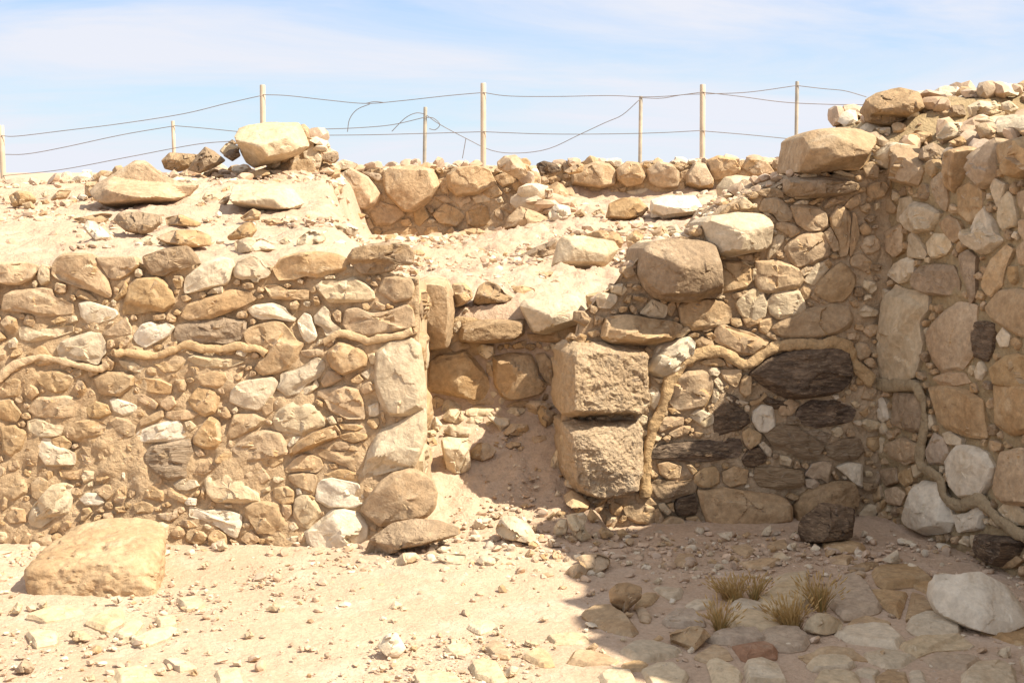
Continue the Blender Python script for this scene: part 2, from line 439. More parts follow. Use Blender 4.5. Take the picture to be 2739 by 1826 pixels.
def dress_wall(root, plane, stones, urange, top, nfill=150, seed=1, fill_size=(0.018, 0.05), lo=0.03, max_parts=100, fillmix='bbbbccog', protrude=0.008, tmul=1.0, tcap=0.2, grow=1.06):
    """sets the traced stones into a wall face as children of the wall; gaps are packed with small stones"""
    polys, items = [], []
    for cls, tile, pts, opt, lab in stones:
        P = np.array([plane.hit(tile, *p) for p in pts])
        A, c = area_c(P); P = c + (P - c) * grow
        items.append((abs(A), P, cls, opt, lab)); polys.append((P, c, math.sqrt(abs(A))))
    items.sort(key=lambda i: -i[0])
    restV, restF, restM, mats = [], [], [], sorted(set(CLS.values()))
    nv = 0
    for k, (A, P, cls, opt, lab) in enumerate(items):
        s = math.sqrt(A)
        t = min(float(opt.get('t', 0)) or min(max(0.16 * s, 0.010), 0.034) * tmul, tcap)
        boxy = 'box' in opt
        V, Fc, c, size = stone_mesh(P, t, float(opt.get('back', 0.09)), nseed(), cls, closed=False, boxy=boxy, up_bevel='up' in opt, dens=1.7 if s > 0.22 else 1.0)
        V[:, 2] += -0.012 + protrude + float(opt.get('out', 0))
        base = plane.world([[c[0], c[1], 0]])[0]
        Wd = plane.world(np.column_stack([V[:, :2] + c, V[:, 2]]))
        if k < max_parts:
            o = link('stone', mesh_from('stone', Wd - base, Fc, [CLS[cls]]), base, root)
            if lab: o['label'] = lab
        else:
            restV.append(Wd); restF += [tuple(i + nv for i in f) for f in Fc]; nv += len(Wd)
            restM += [mats.index(CLS[cls])] * len(Fc)
    rs = np.random.RandomState(seed); placed = []
    tries = 0
    while len(placed) < nfill and tries < nfill * 60:
        tries += 1
        u = rs.uniform(*urange); tp = top(u)
        v = lo + rs.rand() * (tp - lo)
        ok = True; dmin = fill_size[1] * 1.3
        for P, c, s in polys:
            if (u - c[0]) ** 2 + (v - c[1]) ** 2 > (1.9 * s + dmin) ** 2: continue
            if in_poly((u, v), P): ok = False; break
            e0, e1 = P, np.roll(P, -1, axis=0); dd = e1 - e0
            tt = np.clip((((u, v) - e0) * dd).sum(1) / (dd * dd).sum(1), 0, 1)
            dmin = min(dmin, np.min(np.linalg.norm(e0 + tt[:, None] * dd - (u, v), axis=1)))
        if not ok: continue
        for a_, b_, q_ in placed: dmin = min(dmin, math.hypot(u - a_, v - b_) - q_ * 0.8)
        r = dmin * 1.12
        if r < fill_size[0] or (tries < nfill * 25 and r < fill_size[0] * 2): continue
        r = min(r, fill_size[1])
        placed.append((u, v, r))
        m = rs.randint(4, 8); an = np.sort(rs.rand(m) * 0.7 + np.arange(m)) / m * 6.283
        st = rs.uniform(0.55, 0.95); ro = rs.uniform(-0.5, 0.5) if rs.rand() < 0.8 else rs.uniform(-1.5, 1.5)
        Q = np.column_stack([np.cos(an), np.sin(an) * st]) * r * rs.uniform(0.85, 1.15, (m, 1))
        Q = Q @ np.array([[math.cos(ro), math.sin(ro)], [-math.sin(ro), math.cos(ro)]]) + (u, v)
        V, Fc, c, size = stone_mesh(Q, min(0.45 * r, 0.016), 0.05, nseed(), 'b', closed=False, dens=0.6)
        V[:, 2] += -0.013 + protrude
        Wd = plane.world(np.column_stack([V[:, :2] + c, V[:, 2]]))
        restV.append(Wd); restF += [tuple(i + nv for i in f) for f in Fc]; nv += len(Wd)
        restM += [mats.index(CLS[fillmix[rs.randint(len(fillmix))]])] * len(Fc)
    if restV:
        base = np.array(root.location)
        o = link('small_stones', mesh_from('small_stones', np.vstack(restV) - base, restF, mats, restM), base, root)
        o['kind'] = 'stuff'

def wall_body(root, plane, u0, u1, top, thick, mat, du=0.016, dv=0.016, extra=None, seed=3, amp=0.02, zlo=-0.08, name='mortar', wtop=14, depth=lambda v: 0.016):
    """mud core: displaced front, lumpy top, plain back, closed ends"""
    nu = max(4, int((u1 - u0) / du)); us = np.linspace(u0, u1, nu + 1)
    tops = np.array([top(u) for u in us])
    nvr = max(4, int((tops.max() - zlo) / dv))
    ws = np.linspace(0, thick, wtop + 1)[1:]
    rows = []
    for j in range(nvr + 1):
        f = j / nvr
        v = zlo + f * (tops - zlo)
        rows.append(np.column_stack([us, v, np.zeros(nu + 1)]))
    for wv in ws:
        e = extra(us, wv) if extra else 0
        rows.append(np.column_stack([us, tops + e, np.full(nu + 1, -wv)]))
    rows.append(np.column_stack([us, np.full(nu + 1, zlo), np.full(nu + 1, -thick - 0.1)]))
    G = np.stack(rows); nr = len(rows)
    P = plane.world(G.reshape(-1, 3)).reshape(nr, nu + 1, 3)
    flat = P.reshape(-1, 3)
    n1 = fbm(flat, 5.5, 3, seed) * amp * 1.15 + fbm(flat, 21, 3, seed + 7) * amp * 0.75 + fbm(flat, 70, 2, seed + 9) * amp * 0.22
    n1 = n1.reshape(nr, nu + 1)
    for j in range(nr - 1):
        k = 1.0 if j < nvr else (0.5 if j == nvr else 0.0)
        P[j] += (n1[j] * k - (depth(G[j, :, 1]) if j < nvr else 0))[:, None] * plane.N
        if j >= nvr: P[j, :, 2] += n1[j] * 1.3
    V = P.reshape(-1, 3); Fc = []
    for j in range(nr - 1):
        for i in range(nu):
            a = j * (nu + 1) + i; Fc.append((a, a + 1, a + nu + 2, a + nu + 1))
    Fc.append(tuple(j * (nu + 1) for j in range(nr)))
    Fc.append(tuple(j * (nu + 1) + nu for j in range(nr))[::-1])
    base = np.array(root.location)
    return link(name, mesh_from(name, V - base, Fc, [mat], sharp=0), base, root)

def tube(path, rad, mat, n=8, jitter=0.0, seed=0, flat=1.0, name='tube', nrm=None):
    P = np.array(path, float); m = len(P); V = []; Fc = []
    for i in range(m):
        t = P[min(i + 1, m - 1)] - P[max(i - 1, 0)]; t /= np.linalg.norm(t) + 1e-9
        up = np.array(nrm if nrm is not None else (0, 0, 1.0)); a = np.cross(t, up); a /= np.linalg.norm(a) + 1e-9; b = np.cross(a, t)
        r = rad[i] if hasattr(rad, '__len__') else rad
        for k in range(n):
            an = k / n * 6.28318
            V.append(P[i] + r * (a * math.cos(an) + b * math.sin(an) * flat))
    V = np.array(V)
    if jitter: V += jitter * np.stack([fbm(V, 18, 3, seed + k) for k in range(3)], 1)
    for i in range(m - 1):
        for k in range(n):
            k1 = (k + 1) % n
            Fc.append((i * n + k, i * n + k1, (i + 1) * n + k1, (i + 1) * n + k))
    Fc.append(tuple(range(n))[::-1]); Fc.append(tuple((m - 1) * n + k for k in range(n)))
    return V, Fc
def spline(P, n):
    P = np.array(P, float); out = []
    Q = np.vstack([2 * P[0] - P[1], P, 2 * P[-1] - P[-2]])
    per = max(2, n // (len(P) - 1))
    for i in range(len(P) - 1):
        p0, p1, p2, p3 = Q[i:i + 4]
        for s in np.linspace(0, 1, per, endpoint=False):
            out.append(0.5 * (2 * p1 + (p2 - p0) * s + (2 * p0 - 5 * p1 + 4 * p2 - p3) * s * s + (3 * p1 - p0 - 3 * p2 + p3) * s ** 3))
    out.append(P[-1])
    return np.array(out)
def ridge(root, plane, specs, rad, out=0.010, seed=0, flat=0.55):
    """raised clay line pressed on a wall face"""
    uv = np.array([plane.hit(t, x, y) for t, x, y in specs])
    uv = spline(np.column_stack([uv, np.full(len(uv), out)]), len(uv) * 9)
    W = plane.world(uv)
    r = rad * (1 + 0.35 * fbm(W, 6, 2, seed) + 0.45 * fbm(W, 22, 4, seed + 3, 0.65))
    V, Fc = tube(W, r, None, n=14, jitter=0.012, seed=seed, nrm=tuple(plane.N), flat=flat)
    base = np.array(root.location)
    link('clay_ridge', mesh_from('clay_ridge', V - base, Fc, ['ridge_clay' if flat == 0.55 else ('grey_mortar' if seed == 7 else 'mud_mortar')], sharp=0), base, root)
def empty(name, loc):
    o = bpy.data.objects.new(name, None); COL.objects.link(o); o.location = loc; o.empty_display_size = 0.1
    return o

# ------------------------------------------------------------------ ground: one sheet from the courtyard to the horizon
def axis(parts):
    a = []
    for lo, hi, st in parts: a.append(np.arange(lo, hi, st))
    return np.concatenate(a)
far = np.array([9, 13, 20, 32, 55, 95, 160, 280, 500, 900, 1600, 3000.0])
gx = np.concatenate([-far[::-1], np.arange(-8, -4, 0.4), np.arange(-4, -2.4, 0.06), np.arange(-2.4, 2.5, 0.0165), np.arange(2.5, 4, 0.06), np.arange(4, 8, 0.4), far])
gy = np.concatenate([-far[::-1], np.arange(-8, 3.6, 0.4), np.arange(3.6, 4.3, 0.05), np.arange(4.3, 7.2, 0.0165), np.arange(7.2, 9.5, 0.026), np.arange(9.5, 12.6, 0.05), np.arange(12.6, 18, 0.5), far + 10])
GX, GY = np.meshgrid(gx, gy)
GZ = land(GX.ravel(), GY.ravel())
GP = np.column_stack([GX.ravel(), GY.ravel(), np.zeros(GX.size)])
near = np.exp(-(np.maximum(0, np.abs(GX.ravel()) - 4) ** 2 + np.maximum(0, np.abs(GY.ravel() - 8) - 6) ** 2))
rise = sm(0.5, 0.9, GZ) + sm(6.1, 6.4, GY.ravel()) * (np.abs(GX.ravel()) < 0.6)
near = near * (1 - 0.55 * sm(0.2, 0.5, GX.ravel()) * (1 - sm(5.6, 6.0, GY.ravel())))
GZ = GZ + near * (fbm(GP, 2.3, 3, 5) * (0.016 + 0.025 * rise) + fbm(GP, 11, 4, 8, 0.6) * (0.008 + 0.022 * rise) + fbm(GP, 44, 3, 12, 0.6) * (0.005 + 0.008 * rise))
nxg, nyg = len(gx), len(gy)
ii = (np.arange(nyg - 1)[:, None] * nxg + np.arange(nxg - 1)[None, :]).ravel()
GF = np.column_stack([ii, ii + 1, ii + nxg + 1, ii + nxg])
ground = link('ground', mesh_from('ground', np.column_stack([GX.ravel(), GY.ravel(), GZ]), GF, ['dusty_soil'], sharp=0))
ground['kind'] = 'structure'

# ------------------------------------------------------------------ near left wall
PA = Plane((0, 6.10, 0), (1, 0), math.radians(7.5))
LEFT = parse('''
b|L1|-8 21,25 20,36 23,37 30,31 38,19 43,8 43,-8 40
c|L1|40 27,44 22,49 24,52 30,51 40,43 44,39 37
b|L1|60 16,68 11,96 12,100 18,107 26,112 37,116 54,112 57,97 50,80 45,62 38,55 33,56 22
b|L1|101 15,142 14,145 24,132 34,125 38,115 37,110 28,103 20
g|L1|150 14,172 6,196 3,203 12,207 22,180 29,172 34,160 33,152 23
w|L1|194 48,195 36,212 22,232 15,241 17,243 24,240 38,236 43,208 50,195 52
c|L1|217 53,222 48,233 45,233 53
o|L1|3 65,5 55,16 50,28 49,41 47,54 49,56 56,75 64,74 74,65 75,42 77,30 73,3 70
o|L1|79 54,82 49,92 52,102 60,95 61,82 57
w|L1|83 63,93 61,110 66,121 70,123 75,119 79,108 81,104 84,93 84,85 77
o|L1|119 58,126 51,131 40,134 46,134 53,122 60
o|L1|130 65,135 45,143 38,165 36,172 41,180 52,183 62,170 72,160 70,145 74,130 73
b|L1|190 76,197 64,225 55,240 49,260 52,267 59,255 65,240 72,222 79,198 80
b|L1|160 76,172 74,172 80,161 81
b|L1|53 82,62 77,69 81,58 85
c|L1|22 100,20 90,24 87,40 91,60 88,75 86,75 93,55 99,32 104
b|L1|107 95,120 86,132 77,137 88,138 95,125 99,115 98
c|L1|60 110,66 102,78 98,95 93,104 95,109 104,110 115,105 120,102 127,85 122,65 124
b|L1|124 106,128 100,137 95,139 99,133 108,126 113
w|L1|140 98,148 86,157 83,166 86,175 84,182 88,176 98,160 106,152 110,143 104
g|L1|184 98,186 86,210 83,233 78,245 81,256 82,256 95,250 101,238 105,222 103,205 106,190 104
o|L1|10 120,13 112,20 111,23 116,15 120
o|L1|36 137,50 135,62 134,72 138,78 142,72 150,66 156,60 157,50 154,40 146
b|L1|-4 152,3 146,14 141,22 144,21 152,18 160,2 162
c|L1|125 123,140 124,153 132,152 136,140 135,128 129
c|L1|196 121,205 116,226 119,240 121,255 124,240 130,218 131,205 127
b|L1|161 126,180 122,196 124,186 134,172 136
o|L1|98 142,110 135,130 136,140 140,138 150,125 160,105 158
b|L1|141 147,150 141,168 143,180 149,178 158,155 157
b|L1|205 140,220 134,236 136,240 146,228 152,212 150
c|L2|10 29,14 20,28 13,36 16,40 23,48 30,45 35,36 37,35 41,29 40,27 37,18 38,11 35
b|L2|53 27,60 16,75 11,95 9,118 12,130 18,128 27,115 31,105 34,97 36,85 34,74 38,58 38
g|L2|130 15,136 6,155 1,170 0,192 2,197 10,196 22,180 22,178 27,172 30,145 33,140 28,132 20|t=0.07
c|L2|97 46,103 40,113 39,120 41,135 36,146 42,155 50,157 58,148 61,125 62,110 62,103 54
b|L2|162 50,168 37,180 35,196 38,199 48,196 58,178 62,168 55
b|L2|42 45,55 44,66 49,88 49,87 59,66 59,50 58
w|L2|25 70,32 65,52 63,63 68,68 75,74 79,71 82,52 79,38 80,30 76
c|L2|104 34,115 34,116 37,106 38
w|L2|77 82,84 74,90 76,94 86,97 97,94 102,88 104,83 100,79 92
c|L2|94 77,105 66,110 72,112 82,122 90,118 95,107 97,103 88,95 84
b|L2|113 74,118 70,122 72,122 83,117 82
b|L2|128 70,140 68,155 74,170 72,190 65,197 70,198 88,170 95,148 98,130 91,126 85
b|L2|21 95,28 89,52 82,62 85,70 95,76 103,83 105,78 113,75 122,68 130,55 135,40 137,32 131,40 118,38 110,24 105
b|L2|80 113,95 111,104 110,103 118,92 120,83 118
c|L2|60 137,75 132,88 126,95 120,104 125,103 134,98 141,85 148,78 157,66 160,56 152,60 145
b|L2|109 113,120 104,133 106,145 113,149 120,148 128,135 134,124 138,112 130,108 121|t=0.06
c|L2|150 117,157 115,161 120,157 127,153 126
b|L2|101 146,108 133,118 135,124 142,115 147,105 151
c|L2|160 115,172 105,196 101,205 108,208 130,211 158,209 172,196 179,175 179,166 170,160 155,158 145|t=0.07
b|L2|132 143,140 137,146 143,142 147,134 146
c|L2|143 137,152 132,156 141,150 143
c|L2|12 148,25 144,50 141,56 147,50 158,47 168,35 175,20 172,6 166,8 154
b|L2|100 155,125 150,140 154,144 165,147 180,146 184,128 184,112 176,107 165,98 160
c|L2|80 152,92 149,96 143,99 150,90 157,82 160
c|L4|60 16,72 10,85 10,94 15,102 25,105 34,90 40,82 45,72 41,55 39,52 29,56 20
b|L4|10 23,30 22,43 28,35 36,20 44,5 49,2 46
b|L4|38 10,46 4,52 5,50 20,43 24,39 18
b|L4|8 60,25 44,40 40,58 42,64 52,66 64,50 70,30 72,16 68
b|L4|34 66,42 60,50 64,61 64,61 72,50 79,40 76
b|L4|69 60,78 51,98 40,115 34,120 40,122 45,110 51,95 57,80 64,70 66|t=0.05
w|L4|66 55,72 46,80 46,75 53,69 57
c|L4|107 27,113 24,118 32,112 34
b|L4|121 33,140 33,145 37,138 40,123 38
b|L4|120 45,137 40,150 43,150 48,135 53,125 49
b|L4|115 54,122 51,135 54,144 52,148 58,146 65,130 61,118 60
b|L4|98 60,104 59,115 62,130 62,142 64,145 72,143 82,138 83,128 77,115 73,100 66
b|L4|64 80,72 70,82 64,90 65,100 69,103 77,97 83,80 82,66 83
o|L4|68 86,85 84,95 86,97 92,92 105,82 101,75 98,68 91
b|L4|20 77,28 72,40 76,46 85,48 90,40 95,28 92,20 85
b|L4|105 86,120 80,130 80,141 85,141 94,125 91,110 88
w|L4|101 92,112 89,140 95,145 108,146 116,135 120,110 120,96 112,98 100
b|L4|108 75,118 74,120 79,112 80
c|L4|152 60,163 40,178 34,190 28,200 20,208 16,211 25,211 45,205 65,197 80,185 78,170 83,148 88,146 82|t=0.07
w|L4|151 14,161 10,163 22,158 25,152 24
b|L4|163 19,167 19,169 30,166 33
b|L4|150 112,165 93,178 84,195 80,208 85,218 92,222 105,220 120,213 128,200 134,180 136,165 138,155 130,145 122|t=0.10;out=0.03
c|L4|74 112,80 107,90 108,98 117,100 122,104 127,95 133,88 142,80 139,72 128
o|L4|21 121,30 115,45 114,58 118,60 128,65 140,56 150,45 146,35 147,24 130
b|L4|60 116,70 118,71 126,65 134,60 125
w|L4|-35 119,-20 124,-10 123,5 124,17 129,17 138,12 152,6 150,-6 140,-22 133,-36 130
w|L4|85 146,98 136,113 123,125 122,140 127,150 140,149 153,140 162,110 165,90 160|t=0.09
c|L4|55 153,70 150,77 150,77 157,60 158
b|L4|77 152,82 147,86 150,84 158,78 158
w|L4|75 101,80 100,82 106,76 107
b|L4|85 105,95 110,93 113,86 109
b|L4|97 127,104 124,105 129,98 131
c|L4|123 118,132 118,134 121,126 123
b|L4|152 130,160 129,167 136,166 140,158 137
b|L4|142 92,155 100,156 105,150 112,146 106
c|L4|-20 92,-15 86,5 80,18 86,22 96,35 105,36 114,20 115,-10 114,-18 105
b|L4|52 100,65 98,73 103,72 115,62 118,52 110
b|L3|30 18,40 5,70 3,85 10,80 24,60 27,40 25
w|L3|115 8,120 6,135 10,144 14,143 20,130 24,119 19
o|L3|90 17,100 9,112 13,117 22,104 27,93 26
c|L3|29 30,40 27,55 32,66 35,63 44,58 46,40 47,30 40
o|L3|73 36,80 30,100 27,113 36,110 43,95 48,80 50,76 45
o|L3|114 30,122 25,135 28,142 35,140 44,134 46,122 40
b|L3|146 30,160 22,170 18,171 26,160 32,147 37
b|L3|137 3,150 1,160 7,165 12,162 17,152 13,145 11
b|L3|168 9,180 3,185 12,176 19,168 14
b|L3|175 20,195 18,208 22,200 28,182 29,174 25
b|L3|197 8,207 -5,222 -3,230 5,225 20,215 25,203 18
w|L3|144 42,155 36,175 30,188 30,192 40,194 46,182 50,170 51,150 52,145 50
b|L3|203 46,210 35,220 25,230 30,232 50,225 59,212 58,203 53
o|L3|0 36,15 34,27 42,22 58,12 67,3 60
c|L3|38 48,52 48,60 55,72 60,78 64,78 75,60 76,48 76,40 65
b|L3|53 48,66 45,75 53,72 58,62 59,55 53
o|L3|90 50,110 46,108 55,98 58
b|L3|107 60,112 45,120 55,127 65,118 72
b|L3|85 56,95 58,100 66,92 66
b|L3|84 63,93 66,98 72,95 77,88 76
b|L3|102 62,107 60,110 70,106 77
f|L3|152 65,160 55,180 52,198 48,201 62,198 75,195 88,178 91,162 84,153 74
b|L3|204 62,210 58,215 65,208 67
b|L3|202 85,208 75,220 72,228 78,215 86
c|L3|85 88,88 81,100 82,98 90,88 95
b|L3|62 80,75 82,86 80,84 90,74 91,64 88
c|L3|115 82,120 78,122 90,117 91
w|L3|127 81,131 82,131 92,128 91
c|L3|30 133,34 120,44 108,54 97,68 95,76 99,75 115,72 127,58 130,48 137,40 143,34 141|t=0.06
b|L3|75 100,82 100,85 106,82 110,76 107
w|L3|83 112,90 105,102 105,109 115,104 118,90 118
b|L3|96 104,100 98,115 96,119 105,112 113,108 110
b|L3|119 105,125 98,132 98,132 110,128 117,119 114
b|L3|120 120,130 119,132 125,122 126
b|L3|139 117,150 113,160 118,160 126,140 127
b|L3|165 127,178 125,186 120,187 130,178 135,168 132
b|L3|100 123,108 121,109 125,101 125
w|L3|192 115,198 110,206 111,205 118,196 118
b|L3|210 108,212 98,215 100,214 112
c|L3|181 96,190 90,205 92,208 98,195 103,186 102
b|L3|186 137,192 133,200 134,208 140,196 142
b|L3|5 130,12 120,25 122,28 135,10 137
b|L3|55 140,60 133,64 135,60 145,52 148
o|L3|2 95,12 84,26 90,28 104,16 112,4 108
b|L3|32 96,40 88,50 92,50 104,40 112,33 108
b|L3|140 62,150 56,150 72,142 76
b|L3|172 95,186 104,200 108,192 116,176 108
b|L3|140 100,160 96,172 104,170 114,150 110
''')
left_wall = empty('rubble_wall', (-1.6, 6.35, 0))
tag(left_wall, 'long sunlit rubble wall of tan and cream stones in mud, left of the doorway', 'wall', 'ruined stone walls')
ltop = lambda u: float(np.interp(u, [-6.5, -2.4, -2.0, -1.6, -1.2, -0.8, -0.5, -0.36], [1.12, 1.13, 1.15, 1.18, 1.16, 1.16, 1.14, 1.10]))
wall_body(left_wall, PA, -2.6, -0.385, ltop, 0.62, 'mud_mortar', seed=3, amp=0.026, depth=lambda v: np.interp(v, [0, .55, .85, 1.1], [.004, .006, .013, .018]))
wall_body(left_wall, PA, -6.5, -2.6, ltop, 0.62, 'mud_mortar', du=0.1, dv=0.08, seed=3, amp=0.024)
dress_wall(left_wall, PA, LEFT, (-2.25, -0.40), ltop, nfill=210, seed=4, fill_size=(0.015, 0.06), tcap=0.045, fillmix='bbbbbco')
ridge(left_wall, PA, [('L1', x, y) for x, y in pts_of('-4 146,10 133,25 125,45 120,57 122,75 127,90 130,105 132,115 127')], 0.016, seed=1)
ridge(left_wall, PA, [('L1', x, y) for x, y in pts_of('120 115,130 114,145 117,165 118,180 113,195 108,215 110,235 110,250 107,260 110,273 112,280 117')], 0.017, seed=2)
ridge(left_wall, PA, [('L2', x, y) for x, y in pts_of('104 104,112 99,120 95,133 97,150 103,165 100,185 97,197 93')], 0.015, seed=3)
# stones of the wall's end, facing the doorway
PE = Plane((-0.375, 6.10, 0), (0, 1), math.radians(1))
rsE = np.random.RandomState(9)
for k, (u, v, a, b, cl) in enumerate([(0.17, 0.10, .17, .10, 'b'), (0.14, 0.32, .15, .11, 'c'), (0.40, 0.22, .12, .15, 'b'), (0.15, 0.56, .15, .12, 'c'), (0.42, 0.50, .12, .13, 'b'),
                                      (0.14, 0.79, .14, .10, 'b'), (0.40, 0.75, .12, .10, 'c'), (0.16, 0.98, .15, .08, 'b'), (0.44, 0.95, .13, .08, 'b')]):
    m = 7; an = (np.arange(m) + 0.5 * rsE.rand(m)) / m * 6.283
    Q = np.column_stack([np.cos(an) * a, np.sin(an) * b]) * 0.95 + (u + 0.06 + 0.1 * v, v)
    V, Fc, c, s_ = stone_mesh(Q, 0.035, 0.09, nseed(), cl, closed=False)
    V[:, 2] -= 0.01
    base = PE.world([[c[0], c[1], 0]])[0]
    link('stone', mesh_from('stone', PE.world(np.column_stack([V[:, :2] + c, V[:, 2]])) - base, Fc, [CLS[cl]]), base, left_wall)

